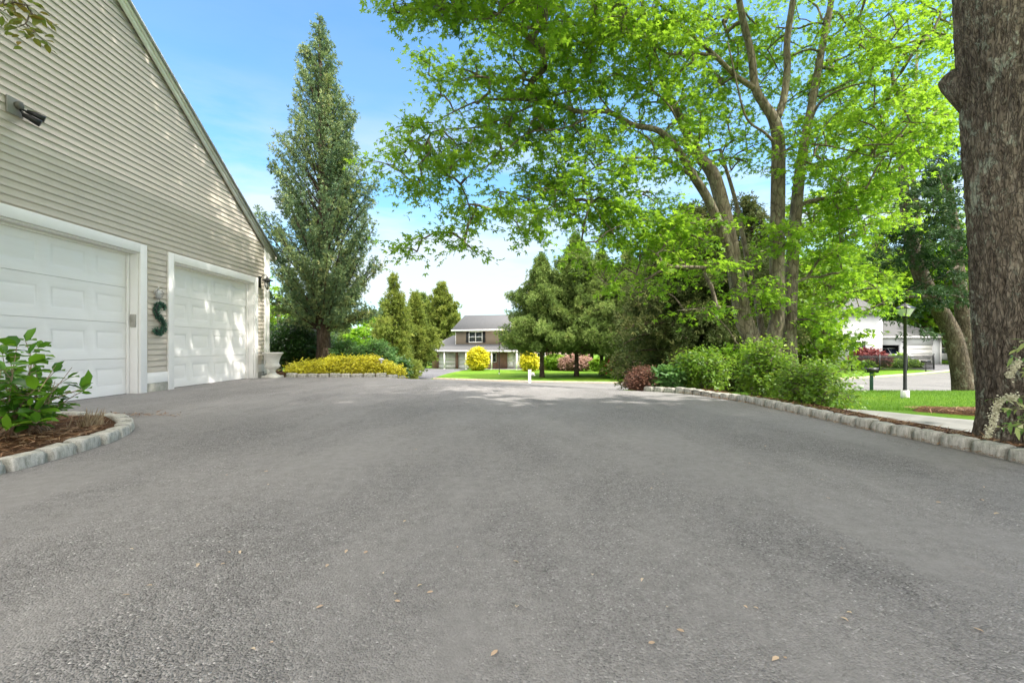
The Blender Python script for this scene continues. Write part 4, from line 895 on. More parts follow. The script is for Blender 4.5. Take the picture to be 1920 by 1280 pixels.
# --- main multi-stem maple
mzb = gz(5.75, 11)
stems = [LM([(1428, 742, 11, .27), (1410, 640, 11, .20), (1393, 593, 11, .19), (1372, 470, 11, .17), (1341, 337, 11.1, .15), (1307, 288, 11.2, .12), (1277, 225, 11.3, .10), (1244, 157, 11.5, .08), (1215, 60, 11.6, .06), (1195, -60, 11.7, .045), (1180, -220, 11.8, .03)]),
         LM([(1400, 600, 10.9, .12), (1385, 540, 10.85, .12), (1367, 469, 10.8, .115), (1330, 379, 10.6, .10), (1300, 330, 10.5, .09), (1274, 285, 10.4, .08), (1236, 246, 10.2, .065), (1186, 234, 10, .055), (1141, 210, 9.9, .05), (1089, 210, 9.7, .045), (1055, 199, 9.6, .042), (1014, 189, 9.5, .035), (957, 187, 9.4, .028), (905, 188, 9.3, .02), (860, 205, 9.2, .014), (815, 230, 9.1, .008)]),
         LM([(1014, 191, 9.5, .025), (960, 215, 9.3, .018), (900, 238, 9.1, .014), (815, 246, 8.9, .010), (760, 280, 8.7, .006)]),
         LM([(1120, 212, 9.8, .03), (1060, 240, 9.5, .02), (990, 250, 9.3, .015), (930, 300, 9.1, .012), (880, 330, 8.9, .007)]),
         LM([(1297, 330, 10.5, .05), (1250, 300, 10.3, .03), (1180, 297, 10.1, .022), (1120, 310, 9.9, .015), (1040, 380, 9.5, .01), (960, 410, 9.2, .006)]),
         LM([(1447, 742, 11, .24), (1450, 640, 11, .17), (1457, 593, 11, .16), (1457, 480, 11, .155), (1459, 337, 11, .15), (1459, 260, 11, .14), (1450, 222, 11, .12), (1435, 199, 11, .10), (1416, 165, 11, .09), (1409, 105, 11, .08), (1390, 22, 11, .07), (1372, -80, 11, .055), (1350, -250, 11, .035)]),
         LM([(1457, 222, 11, .09), (1469, 187, 11, .08), (1476, 131, 11, .075), (1476, 75, 11, .07), (1487, 0, 11, .065), (1500, -100, 11, .05), (1510, -260, 11, .03)]),
         LM([(1418, 168, 11, .07), (1379, 142, 10.9, .055), (1341, 105, 10.7, .05), (1304, 71, 10.5, .04), (1270, 41, 10.3, .035), (1230, 0, 10.1, .03), (1190, -50, 9.9, .02)]),
         LM([(1341, 105, 10.7, .04), (1290, 98, 10.5, .03), (1250, 100, 10.2, .025), (1200, 60, 10, .02), (1140, 45, 9.7, .012)]),
         LM([(1459, 275, 11, .05), (1435, 250, 10.9, .03), (1400, 222, 10.8, .024), (1380, 150, 10.8, .02), (1365, 80, 10.8, .015)]),
         LM([(1480, 742, 11.2, .22), (1480, 640, 11.2, .16), (1481, 593, 11.2, .15), (1486, 480, 11.3, .14), (1499, 330, 11.4, .12), (1514, 240, 11.5, .10), (1525, 180, 11.6, .09), (1540, 97, 11.7, .08), (1555, 22, 11.8, .07), (1570, -80, 11.9, .05), (1585, -250, 12, .03)]),
         LM([(1470, 285, 11, .035), (1500, 270, 10.8, .025), (1560, 275, 10.5, .02), (1620, 290, 10.2, .012), (1680, 300, 10, .006)]),
         LM([(1515, 240, 11.5, .04), (1540, 190, 11.2, .03), (1600, 160, 10.9, .02), (1680, 150, 10.5, .01)]),
         LM([(1430, 742, 11.3, .12), (1430, 640, 11.4, .08), (1418, 560, 11.6, .07), (1400, 480, 11.8, .06), (1380, 380, 12, .05), (1350, 280, 12.2, .035)]),
         LM([(1405, 585, 10.9, .035), (1370, 575, 10.4, .02), (1320, 578, 10, .012), (1270, 582, 9.7, .006)])]
C = blobs([(760, 298, 8.8, 60, 22, .7), (790, 250, 9, 60, 30, .7), (870, 150, 9.4, 70, 45, .8), (800, 345, 8.9, 80, 22, .7, .8), (800, 110, 9.1, 30, 14, .3, .5), (870, 290, 9, 100, 50, 1), (950, 200, 9.5, 100, 70, 1), (900, 390, 9.0, 60, 25, .6, .8),
           (770, 468, 8.3, 32, 10, .3, 1.3), (815, 440, 8.4, 50, 10, .3, 1.2), (880, 455, 8.5, 25, 14, .3), (965, 400, 8.6, 75, 18, .5), (1010, 430, 8.8, 40, 18, .4), (1085, 452, 9, 35, 12, .4),
           (1040, 140, 10, 120, 90, 1.2), (1080, 300, 9.8, 140, 90, 1.2), (1180, 90, 10.3, 150, 100, 1.5, 1.1), (1040, 375, 9.5, 110, 50, .8), (1190, 410, 10, 100, 60, 1.2, 1.2), (1230, 250, 10.5, 110, 90, 1.4),
           (1240, 500, 10.3, 55, 45, .8, 1.1), (1150, 510, 10, 45, 40, .6, .6), (1090, 40, 9.5, 190, 60, 1.2, 1.1), (790, 5, 7.8, 70, 28, .6, 1.3), (880, 10, 7.9, 90, 36, .8, 1.3), (990, 15, 8.2, 90, 50, 1),
           (1350, 90, 12.2, 140, 100, 1.2, 1.2), (1330, 250, 12.3, 110, 90, 1.0, .9), (1300, 420, 11, 90, 60, 1., .8), (1540, 130, 12.6, 130, 120, 1.2, 1.2), (1580, 290, 11.3, 140, 90, 1.6, 1.2), (1680, 220, 10.6, 110, 90, 1.6, 1.2), (1540, 420, 12.6, 100, 60, 1.0, 1.3),
           (1445, 545, 10.4, 70, 34, .6, .8), (1310, 580, 9.9, 50, 9, .3, 1.3), (1540, 590, 10.9, 50, 35, .6, 1.2), (1425, 480, 10.6, 36, 25, .4, .5), (1380, 640, 10.2, 14, 22, .2, 1.5), (1700, 60, 10.5, 110, 70, 1.5, 1),
           (1480, 450, 10.5, 60, 30, .5, 1.2), (1130, 400, 9.8, 70, 40, .8, 1), (1250, 440, 10, 80, 40, .8, 1.1), (1340, 500, 10.2, 50, 25, .5, .9), (1600, 400, 11.8, 110, 60, 1.2, 1.1), (1560, 500, 11.2, 70, 40, .9, 1.2), (1620, 560, 12, 60, 30, .9, 1)], 19)
Cu = np.concatenate([ell((1.5, 9.5, 10.6), (5, 2.6, 2.3), 260), ell((6, 11, 11.8), (5, 4, 2.8), 340), ell((9.5, 12, 10.5), (3.5, 4, 3), 200), ell((4, 13, 9), (4, 2, 2.5), 120), ell((-.6, 8.3, 9.8), (1.5, 1.5, .8), 60)])
C = np.vstack([C, Cu[~inframe(Cu, 0)]])
broad('maple_tree', 'large multi-stemmed maple with bright green spreading crown behind the bushes', 'tree', (5.75, 11, mzb), stems, C, leaf=.082, lsv=.45, tmpl='maple', lmat=L_MAPLE, bark=BK_MAPLE, k=4, m=10, L=.5, nsides=12, flat=.4, r0=.0062)
# --- big oak at the right edge: detailed bark
ob = np.array([4.62, 4.12, gz(4.62, 4.1)]); t = T('oak_tree', 'huge grey-brown furrowed trunk standing at the right edge of the picture', 'tree', ob)
nz, na = 420, 200; zz = np.linspace(-.1, 5.6, nz); aa = np.arange(na)/na*2*math.pi; V = np.zeros((nz, na, 3))
cxz = np.interp(zz, [-.1, .4, 1.2, 2.5, 3.6, 5.6], [0, 0, -.05, -.10, -.12, -.10]); rz_ = np.interp(zz, [-.1, .05, .35, 1.2, 2.5, 3.2, 3.8, 4.6, 5.6], [.50, .46, .425, .43, .44, .46, .49, .52, .48])
for i in range(nz):
    for j in range(na):
        a = aa[j]; z_ = zz[i]; ca, sa = math.cos(a), math.sin(a)
        w = MN.noise(Vector((ca*2, sa*2, z_*1.3)))*.6
        f = MN.noise(Vector((ca*10+w, sa*10+w, z_*2.2))); f2 = MN.noise(Vector((ca*22+w*2, sa*22, z_*6+3))); f3 = MN.noise(Vector((ca*1.6, sa*1.6, z_*.8+9)))
        r = rz_[i]*(1+.05*f3)-.020*max(0, 1-abs(f)*5)-.013*max(0, 1-abs(f2)*4)+.008*MN.noise(Vector((ca*30, sa*30, z_*22)))
        V[i, j] = (cxz[i]+r*ca, r*sa, z_)
I, J = np.meshgrid(np.arange(nz-1), np.arange(na), indexing='ij'); Q = np.stack([I*na+J, I*na+(J+1) % na, (I+1)*na+(J+1) % na, (I+1)*na+J], -1).reshape(-1, 4)
np_mesh('trunk', V.reshape(-1, 3), [Q], BK_OAK, t, smooth=True)
Cc = np.concatenate([ell((-1.6, 4.0, 9.9), (4.2, 4.2, 1.3), 290, .0), ell((2.5, 3.0, 9.6), (4.6, 4.2, 1.5), 330, .0), ell((6, .5, 9.4), (4.6, 4.4, 1.5), 300, .0), ell((7.5, -3.5, 9.2), (4.5, 4, 1.5), 190, .0), ell((1.5, -3.0, 9.5), (5, 3.6, 1.5), 200, .0), ell((9.2, 2.2, 9.9), (3.0, 2.6, 1.4), 130, 0), ell((5.6, -.4, 9.9), (2.4, 1.6, 1.0), 110, 0), ell((9.6, .8, 9.9), (2.2, 2.2, 1.2), 90, 0), ell((-2.4, 5.5, 10), (1.8, 3.4, 1.0), 120, 0)])
Cc = Cc[~inframe(Cc, 40)]
oaklimbs = [[[-.12, 0, 5.4, .46], [-.6, .1, 6.6, .30], [-2.0, -.2, 7.8, .2], [-3.6, -.6, 8.8, .12], [-5, -1, 9.6, .06]], [[0, 0, 5.4, .44], [.3, -.2, 7, .3], [.8, -.8, 8.6, .2], [1.4, -1.8, 10, .09]],
            [[.1, -.1, 5.3, .4], [1.2, -1.4, 6.5, .24], [2.4, -4.0, 7.8, .16], [3.2, -6.8, 9, .07]], [[-.1, -.1, 5.3, .38], [-1, -1.8, 6.6, .2], [-2.4, -4.2, 8, .14], [-3.4, -6.4, 9.2, .06]], [[.1, .1, 5.5, .34], [1.2, .4, 7, .18], [2.8, .2, 8.6, .1]]]
mb = MB(); pool = []; pr = []
for l in oaklimbs:
    l = [[a+ob[0], b+ob[1], c, r] for a, b, c, r in l]; q = smooth_path(l, 5); mb.tube(q[:, :3], q[:, 3], 10); pool += list(q[2:, :3]); pr += list(q[2:, 3])
D = grow(mb, pool, pr, Cc, step=.7, r0=.008); 
mb.tube(np.array([ob+[-.36, .20, 3.25], ob+[-.43, .27, 3.34], ob+[-.49, .33, 3.43], ob+[-.515, .355, 3.48]]), [.20, .15, .11, .085], 12); mb.build('limbs', BK_OAK, t, ob, smooth=True)
pos, ld, ids, a, b = clusters(Cc, D, 4, 9, .75, .5); n = len(pos)
leaves('crown', pos, ld, rdir(n)*.5+[0, 0, 1], .19*(.7+.6*RNG.random(n)), 'maple3', L_OAK, t, ob, RNG.random(n))
# --- ornamental tree whose leaves hang into the upper left corner
ct = (-4.75, 1.7, gz(-4.7, 1.7)); Cl = [P(20, -10, 3.5), P(50, 10, 3.45), P(48, 45, 3.45), P(60, 25, 3.5), P(2, 10, 3.4), P(66, 60, 3.46)]
Cc = np.vstack([Cl, [q for q in ell((-4.9, 2.0, 4.6), (1.5, 1.6, 1.1), 150, .2) if not inframe(q[None], 60)[0]]])
broad('crabapple_tree', 'small-leaved bronze-green branch hanging into the upper left corner', 'tree', ct, [[[*ct, .09], [-4.7, 1.8, 1.5, .07], [-4.85, 2.1, 2.8, .06], [-4.9, 2.3, 4.0, .04]], [[-4.8, 2.0, 2.6, .04], [-4.4, 2.7, 3.4, .02], [-3.95, 3.3, 3.75, .008]]], Cc, leaf=.068, tmpl='oval', lmat=L_CRAB, bark=BK_TWIG, k=3, m=5, L=.13, r0=.0015, step=.15, droop=.5, flat=1, jit=.015)
# --- leaning pine-like tree beyond the lamp
lb = (*P(1808, 730, 17)[:2], gz(16.1, 17))
Cp = blobs([(1740, 360, 15.5, 60, 45, 1.5), (1760, 430, 15.5, 60, 40, 1.2), (1700, 480, 15.5, 60, 22, 1), (1770, 500, 15.5, 50, 25, 1), (1730, 550, 15.5, 50, 18, 1), (1785, 560, 15.5, 40, 18, 1), (1690, 585, 15.8, 30, 7, .6), (1760, 300, 16, 50, 30, 1), (1735, 612, 15.6, 28, 4, .5), (1680, 440, 15.5, 40, 14, .8)], 20)
broad('pine_tree', 'leaning tree with dark layered needle boughs beside the lamp post', 'tree', lb,
      [LM([(1808, 732, 17, .36), (1802, 700, 17, .30), (1790, 640, 17, .28), (1772, 600, 17, .27), (1748, 560, 16.9, .28), (1728, 520, 16.8, .25), (1706, 440, 16.7, .2), (1697, 380, 16.6, .16), (1690, 250, 16.6, .10)]),
       LM([(1822, 732, 17.6, .32), (1815, 680, 17.5, .26), (1808, 620, 17.4, .24), (1800, 540, 17.3, .2), (1790, 430, 17.2, .15), (1770, 300, 17, .1)]),
       LM([(1735, 556, 16.8, .08), (1712, 556, 16.3, .06), (1672, 562, 15.9, .045), (1630, 580, 15.6, .03), (1612, 584, 15.4, .015)]),
       LM([(1790, 440, 17, .05), (1750, 440, 16, .04), (1690, 470, 15.4, .02)]), LM([(1795, 500, 17, .05), (1760, 520, 16, .03), (1700, 545, 15.4, .02)])],
      Cp, leaf=.14, tmpl='tuft', lmat=L_PINE, bark=BK_LEAN, k=4, m=12, L=.6, flat=.18, jit=.06, r0=.007)
# --- sunlit lime maples beyond
def lime(label, base, limbs, bl, dens, n_=None, mat=L_LIME, leaf=.17, k=4, m=8, L=.8, group='sunlit maples beyond the lawn', tm='maple3'):
    C = blobs(bl, dens); return broad('maple_tree', label, 'tree', base, limbs, C, group=group, leaf=leaf, tmpl=tm, lmat=mat, bark=BK_MAPLE, k=k, m=m, L=L, r0=.008, step=.7, flat=.4)
b1 = (*P(1560, 735, 19.5)[:2], gz(13, 19.5))
lime('yellow-green maple with low hanging boughs left of the lamp post', b1, [LM([(1545, 745, 19.5, .2), (1548, 660, 19.5, .16), (1555, 560, 19.5, .13), (1575, 450, 19.5, .1), (1590, 330, 19.5, .06)]), LM([(1552, 600, 19.5, .08), (1600, 540, 19.3, .06), (1640, 480, 19, .03)])],
     [(1560, 620, 19, 60, 55, 1.5, 1), (1540, 540, 19, 90, 55, 2, .9), (1620, 490, 19, 90, 50, 2, .9), (1630, 545, 19, 45, 22, 1.2, .8), (1620, 400, 19.5, 90, 60, 2, .8), (1575, 650, 18.6, 26, 30, .8, 1), (1520, 670, 19, 30, 30, 1, .8)], 20)
b2 = (*P(1740, 720, 62)[:2], gz(54, 62))
lime('tall sunlit maple rising behind the pine-like tree on the right', b2, [LM([(1740, 690, 62, .5), (1735, 560, 62, .4), (1722, 420, 62, .35), (1710, 300, 62, .3), (1720, 100, 62, .15)])],
     [(1700, 350, 62, 90, 110, 6, 1), (1760, 220, 62, 70, 110, 6, 1), (1660, 220, 62, 100, 100, 6, .8), (1600, 330, 62, 80, 90, 5, .8), (1790, 420, 62, 60, 90, 5, .7), (1740, 80, 60, 90, 70, 5, .8)], 13, leaf=.5, L=2.5)
lime('distant sunlit maple seen between the maple stems', (*P(1420, 700, 48)[:2], gz(25, 48)), [LM([(1420, 700, 48, .4), (1425, 560, 48, .3), (1430, 400, 48, .2)])],
     [(1400, 520, 48, 80, 60, 5, .7), (1480, 560, 48, 90, 70, 5, .8), (1500, 430, 48, 80, 80, 5, .7), (1540, 640, 47, 70, 35, 4, .9), (1300, 560, 48, 70, 60, 5, .6)], 15, leaf=.36, L=1.7)
lime('bright green tree rising behind the garage corner', (*P(528, 690, 30)[:2], 0), [LM([(524, 700, 30, .2), (524, 620, 30, .14), (520, 560, 30, .08)])],
     [(530, 585, 30, 32, 60, 1.6, 1.3), (508, 560, 30, 22, 50, 1.5, 1.6), (545, 640, 30, 30, 40, 1.5, 1)], 22, leaf=.19, L=.9)
# --- tall conifer
HT = 10.9; tb = P(603, 700, 14.5); kk = 890/14.5
def pt(h): return np.interp(h/HT, [0, .08, .18, .3, .42, .55, .66, .76, .86, .93, 1], [.6, 1.1, 1.42, 1.55, 1.46, 1.26, 1.03, .80, .54, .30, .06])
conifer('tall_conifer', 'tall slender cone-shaped evergreen behind the yellow groundcover', (tb[0]+.06, 14.5, 0), HT, pt, L_TALL, nb=330, ang=1.7, tuft=.085, dens=95, tr=.2, h0=.15, spread=.085, rag=.5, lean=(-.12, 0), r0=.022, clump=4)
# --- cedars on the far lawn
def cone(R, H, p=.8, top=.08): return lambda h: R*(np.interp(h/H, [0, .08, .2, .35, 1], [.5, .85, 1, .97, top]))
def ced(label, px, ybase, Z, ytop, Rpx, mat=L_CEDAR, nb=230, ang=.35, dens=26, group='cedars on the lawn of the taupe house', tr=.2, name='cedar_tree', h0=.1, tuft=.24, clump=2.5, prof=None, tm='tuft', sag=0, spread=.2, rag=1.0):
    x = (px-960)/F_*Z; z0 = gz(x, Z); H = CH+(HY-ytop)/F_*Z-z0; R = Rpx/F_*Z
    return conifer(name, label, (x, Z, z0-.02), H, prof(R, H) if prof else cone(R, H), mat, nb=nb, ang=ang, tuft=tuft, dens=dens, tr=tr, h0=h0, group=group, clump=clump, spread=spread, tmpl=tm, sag=sag, r0=.03, rag=rag)
pc = lambda R, H: (lambda h: R*np.interp(h/H, [0, .2, .3, .42, .62, .8, .93, 1], [.8, 1.05, 1.05, .95, .62, .34, .16, .06]))
ced('leftmost cedar on the far lawn, its bare double trunk by the white post', 1016, 705, 44, 478, 78, prof=pc, nb=270, dens=44, h0=.25)
ced('tallest cedar on the far lawn, second from the left', 1081, 706, 45, 440, 100, prof=pc, nb=300, dens=44, h0=.22)
ced('cedar just right of the tallest one on the far lawn', 1128, 706, 47, 470, 76, prof=pc, nb=230, dens=40, h0=.22)
ced('cedar above the rose bush on the far lawn', 1178, 700, 44, 465, 80, prof=pc, nb=240, dens=40, h0=.2)
ced('rightmost far cedar beside the dark hemlock', 1222, 700, 41, 440, 70, prof=pc, nb=300, dens=36, h0=.08)
# dark hemlocks
for lab, px, Z, yt, R, nb in (('dark brown-green hemlock mass left of the maple stems', 1300, 19, 385, 125, 420), ('dark hemlock directly behind the maple stems', 1395, 21, 370, 95, 300), ('smaller dark hemlock between cedars and maple', 1225, 23, 500, 60, 220)):
    ced(lab, px, 700, Z, yt, R, L_HEM, nb=nb, ang=.12, dens=40, group='dark hemlocks behind the maple', tr=.16, name='hemlock_tree', h0=.03, tuft=.17, sag=.12, prof=lambda R, H: (lambda h: R*np.interp(h/H, [0, .1, .3, .6, .85, 1], [.9, 1, .95, .75, .45, .1])))
# left side cedars
ced('tall yellowish cedar just right of the tall conifer', 738, 690, 31, 512, 40, L_GOLD, nb=240, dens=44, group='yellow-green conifers left of the taupe house', tuft=.18, h0=.04)
ced('olive cedar with a pale trunk left of the taupe house', 778, 690, 42, 548, 38, L_GOLD, nb=240, dens=34, group='yellow-green conifers left of the taupe house', h0=.2, prof=pc)
ced('green cedar squeezed behind the yellowish one', 722, 690, 38, 560, 30, L_CEDAR, nb=160, dens=34, group='yellow-green conifers left of the taupe house', h0=.05)
ced('feathery pale conifer behind the garage wing of the taupe house', 828, 690, 82, 530, 56, L_GOLD, nb=260, dens=22, group='yellow-green conifers left of the taupe house', h0=.06, tuft=.42, ang=.5)
ced('broad pale conifer left of the feathery one', 792, 690, 84, 550, 56, L_CEDAR, nb=220, dens=20, group='yellow-green conifers left of the taupe house', h0=.06, tuft=.42)
ced('low green conifer touching the roofline of the taupe house', 850, 690, 95, 578, 34, L_GOLD, nb=160, dens=20, group='yellow-green conifers left of the taupe house', h0=.06, tuft=.42)
# --- shrubs
def bpx(name, label, px, Z, ytop, rx, n, mat, leaf, cat='shrub', dz=0, **kw):
    x = (px-960)/F_*Z; z0 = gz(x, Z); H = CH+(HY-ytop)/F_*Z-z0; R = rx/F_*Z
    return bush(name, label, cat, (x, Z, z0), (R, kw.pop('ry', R*.9), H), n, mat, leaf=leaf, **kw)
bpx('holly_shrub', 'dense dark green shrub left of the tall conifer trunk', 548, 15.3, 590, 52, 900, L_HOLLY, .07, m=7, L=.2, vb=-.05)
bpx('holly_shrub', 'dark shrub mass under the tall conifer', 600, 16.5, 612, 48, 500, L_HOLLY, .07, m=7, L=.2, vb=-.1)
bpx('holly_shrub', 'low dark evergreen shrubs beyond the yellow cedar', 778, 60, 664, 24, 400, L_HOLLY, .22, m=6, L=.5)
bpx('rhododendron', 'light green broad-leaved shrub right of the conifer trunk', 652, 14.9, 640, 40, 420, L_PERE, .10, m=6, L=.2, tmpl='long')
bpx('rhododendron', 'light green broad-leaved shrub above the garden light', 706, 15.0, 637, 32, 420, L_PERE, .10, m=6, L=.2, tmpl='long')
bpx('yew_shrub', 'small dark shrub at the end of the curbed bed by the street', 752, 22, 668, 20, 200, L_HOLLY, .08, m=6, L=.2)
# yellow groundcover: clumps
for i, (x, y, r, h) in enumerate([(-5.95, 13.3, .4, .34), (-5.5, 13.25, .5, .42), (-5.05, 13.35, .5, .5), (-4.6, 13.3, .5, .52), (-4.15, 13.3, .48, .50), (-3.75, 13.3, .42, .48), (-3.4, 13.35, .36, .36), (-5.3, 13.9, .5, .5), (-4.4, 14.0, .5, .56)]):
    bush('yellow_euonymus', ['low yellow variegated clump next to the urn', 'second yellow clump from the urn along the stone edging', 'third yellow clump from the urn, before the holly', 'fourth yellow clump from the urn, before the conifer trunk', 'fifth yellow clump from the urn, right of the conifer trunk', 'yellow clump before the left half of the rhododendrons', 'yellow clump at the right end of the stone edging by the garden light', 'yellow clump behind the third from the urn', 'yellow clump in the back row right of the conifer trunk'][i],
         'groundcover', (x, y, gz(x, y)+.04), (r, r*.8, h*.88), 240, L_YEL, leaf=.055, m=6, L=.19, group='yellow groundcover clumps', stems=6, zmin=.08)
# right bed bushes
bpx('euonymus_bush', 'rounded green bush at the left end of the right bed', 1318, 9.4, 656, 50, 250, L_BUSH, .062, m=7, L=.25, stems=16, r0=.003, zmin=.15, lobes=12, rough_=.36)
bpx('euonymus_bush', 'tallest green bush directly before the maple stems', 1438, 8.0, 640, 46, 210, L_BUSH, .060, m=7, L=.25, stems=18, r0=.003, zmin=.15, lobes=13, rough_=.36)
xc, yc = 4.12, 6.55
bpx('euonymus_bush', 'open sprawling green bush with twigs reaching toward the lamp post', 1518, 6.7, 682, 58, 180, L_BUSH, .05, m=7, L=.25, stems=26, r0=.003, zmin=.08, lobes=13, rough_=.36,
    extraC=np.array([P(1550+random.random()*45, 752-random.random()*22, 6.6+random.random()*.3) for _ in range(12)]+[P(1560+random.random()*30, 700-random.random()*20, 6.6) for _ in range(5)]))
bpx('green_perennial', 'fresh green broad-leaved perennials between barberry and bushes', 1252, 9.35, 693, 28, 330, L_PERE, .09, m=5, L=.15, cat='plant')
bpx('barberry_shrub', 'reddish brown wispy barberry at the left tip of the right bed', 1208, 9.5, 692, 30, 600, L_BARB, .035, m=7, L=.16, stems=26, zmin=.03)
# far garden
bpx('golden_globe_shrub', 'larger clipped golden shrub in front of the far garage', 896, 59, 652, 21, 800, L_YELG, .20, m=6, L=.35, lobes=3, rough_=.25, shell=.7)
bpx('golden_globe_shrub', 'smaller clipped golden shrub right of the white front doors', 993, 57, 660, 16, 600, L_YELG, .20, m=6, L=.35, lobes=3, rough_=.25, shell=.7)
bpx('far_shrub', 'light green shrub between the far lawn cedars', 1042, 60, 664, 24, 400, L_LIME, .22, m=6, L=.4)
bpx('far_shrub', 'pinkish weeping shrub behind the tallest cedar trunk', 1080, 58, 664, 36, 700, L_PINK, .20, m=6, L=.4)
bpx('far_shrub', 'small bright green shrub right of the pinkish one', 1120, 56, 672, 11, 160, L_LIME, .22, m=6, L=.3)
bpx('rose_bush', 'green rose bush with red blooms under the right far cedars', 1152, 42, 668, 26, 500, L_BUSH, .16, m=6, L=.3)
q = ell(P(1152, 688, 41.6), (1.1, .8, .7), 26, .6); o = leaves('red_bloom', np.repeat(q, 8, 0), rdir(208), rdir(208), .15, 'blob', L_ROSE, [x for x in SC.objects if x.name == 'rose_bush'][0], [x for x in SC.objects if x.name == 'rose_bush'][0].location, RNG.random(208)); o['kind'] = 'stuff'
bpx('japanese_maple', 'low spreading maroon maple before the white house', 1628, 47, 655, 32, 700, L_RED, .2, m=7, L=.4, cat='tree', zmin=.25)
for lab, px, Z, yt, r in (('bright green mound left in front of the fence posts', 1681, 47.5, 676, 17), ('bright green mound right of the lamp post line', 1706, 47.5, 677, 16), ('tiny green mound under the maroon maple', 1628, 45.6, 678, 7), ('dark green low clump left behind the fence', 1596, 45.5, 686, 14), ('yellowish taller shrub before the open garage', 1686, 49, 664, 15)):
    bpx('green_shrub', lab, px, Z, yt, r, 260, L_YEL if 'yellowish' in lab and 0 else L_BUSH, .2, m=5, L=.3, group='rounded shrubs by the iron fence')
# --- near left hydrangea
hc = (-4.30, 4.15, .06); hb = []
for (px, py) in [(45, 645), (75, 650), (20, 680), (60, 690), (20, 720), (60, 735), (5, 700), (30, 760), (85, 735), (110, 740), (75, 765), (130, 715), (150, 725), (160, 738), (100, 700), (115, 760), (-10, 740), (-30, 690), (-50, 740), (-20, 780), (40, 790), (15, 800), (70, 795), (0, 660), (-60, 790), (95, 780), (35, 655), (60, 665), (10, 700), (45, 715), (30, 735), (55, 755), (20, 775), (-5, 765), (70, 715), (-15, 715), (50, 700), (85, 760)]:
    hb.append(P(px+random.uniform(-6, 6), py+random.uniform(-6, 6), 4.0+random.uniform(-.35, .45)))
t = T('hydrangea', 'big-leaved bright green hydrangea in the left bed before the door', 'shrub', hc); hb = np.array(hb)
mb = MB(); P1 = []; D1_ = []; 
for e in hb:
    s0 = np.array(hc)+[RNG.normal()*.10, RNG.normal()*.10, 0]; md = (s0+e)/2+[RNG.normal()*.04, RNG.normal()*.04, .10]; tt = np.linspace(0, 1, 8)[:, None]
    pth = (1-tt)**2*s0+2*tt*(1-tt)*md+tt**2*e; mb.tube(pth, np.linspace(.0065, .0025, 8), 5)
    for k in range(3, 8):
        if RNG.random() < .12: continue
        az = k*math.pi/2+RNG.random()*.5
        for s_ in (0, math.pi):
            d = np.array([math.cos(az+s_), math.sin(az+s_), .25-.08*(7-k)]); mb.tube([pth[k], pth[k]+d*.03], .0018, 4, False); P1.append(pth[k]+d*.03); D1_.append(d)
    for _ in range(2): P1.append(e); D1_.append([RNG.normal()*.5, RNG.normal()*.5, .8])
for _ in range(9):
    a = np.array(hc)+[RNG.normal()*.1, RNG.normal()*.1, 0]; e = P(random.uniform(-20, 150), random.uniform(680, 740), 4.0+random.uniform(-.2, .3)); mb.tube([a, (a+e)/2+RNG.normal(size=3)*.03, e], [.005, .004, .002], 5)
mb.build('stems', BK_TAN, t, hc, smooth=True)
P1 = np.array(P1); D1_ = np.array(D1_); n = len(P1)
leaves('foliage', P1, D1_+[0, 0, -.12], RNG.normal(size=(n, 3))*.28+[0, 0, 1], .15*(.55+.6*RNG.random(n)), 'oval', L_HYD, t, hc, np.clip(RNG.random(n), 0, 1))
# dry grass clump behind it
dg = np.array([-3.95, 4.45, .06]); t = T('dry_grass_clump', 'tan dried stalks at the right foot of the hydrangea', 'grass', dg); n = 110
D = RNG.normal(size=(n, 3))*.3+[.35, 0, 1]; leaves('stalks', dg+RNG.normal(size=(n, 3))*[.06, .06, 0], D, rdir(n), .17*(.5+.7*RNG.random(n)), 'blade', BKT_L, t, dg, RNG.random(n))
# variegated plant, lower right corner
vp = np.array([4.02, 3.35, gz(4.02, 3.35)+.05]); t = T('variegated_shrub', 'cream-edged drooping shrub at the lower right corner before the oak', 'shrub', vp)
tips = [P(1862, 748, 3.35), P(1876, 765, 3.3), P(1890, 742, 3.4), P(1905, 800, 3.2), P(1895, 790, 3.3), P(1912, 655, 3.4), P(1900, 668, 3.45), P(1915, 690, 3.4), P(1925, 640, 3.5), P(1930, 740, 3.2), P(1880, 800, 3.3), P(1945, 700, 3.3), P(1950, 660, 3.4), P(1960, 780, 3.2), P(1990, 720, 3.4), P(1985, 640, 3.5), P(2010, 790, 3.3), P(1925, 810, 3.2)]
mb = MB(); P1 = []; D1_ = []; FP = []
for i, e in enumerate(tips):
    s0 = vp+[RNG.normal()*.06, RNG.normal()*.06, 0]; md = (s0+e)/2+[.03, 0, .22]; tt = np.linspace(0, 1, 9)[:, None]; pth = (1-tt)**2*s0+2*tt*(1-tt)*md+tt**2*e; mb.tube(pth, np.linspace(.006, .002, 9), 5)
    for k in range(4, 9):
        for _ in range(3): d = RNG.normal(size=3)*[1, 1, .5]+[-.3, -.3, .0]; P1.append(pth[k]); D1_.append(d)
for pth in (smooth_path([[*P(1905, 742, 3.35), 0], [*P(1875, 750, 3.33), 0], [*P(1866, 775, 3.32), 0], [*P(1853, 818, 3.3), 0]], 14), smooth_path([[*P(1912, 676, 3.4), 0], [*P(1900, 690, 3.4), 0], [*P(1893, 705, 3.4), 0]], 8)):
    mb.tube(pth[:, :3], .003, 4); FP.append(pth[:, :3])
mb.build('stems', BK_TWIG, t, vp, smooth=True); P1 = np.array(P1); D1_ = np.array(D1_); n = len(P1)
leaves('foliage', P1, D1_+[0, 0, -.35], RNG.normal(size=(n, 3))*.4+[0, 0, 1], .085*(.6+.6*RNG.random(n)), 'long', L_VAR, t, vp, RNG.random(n))
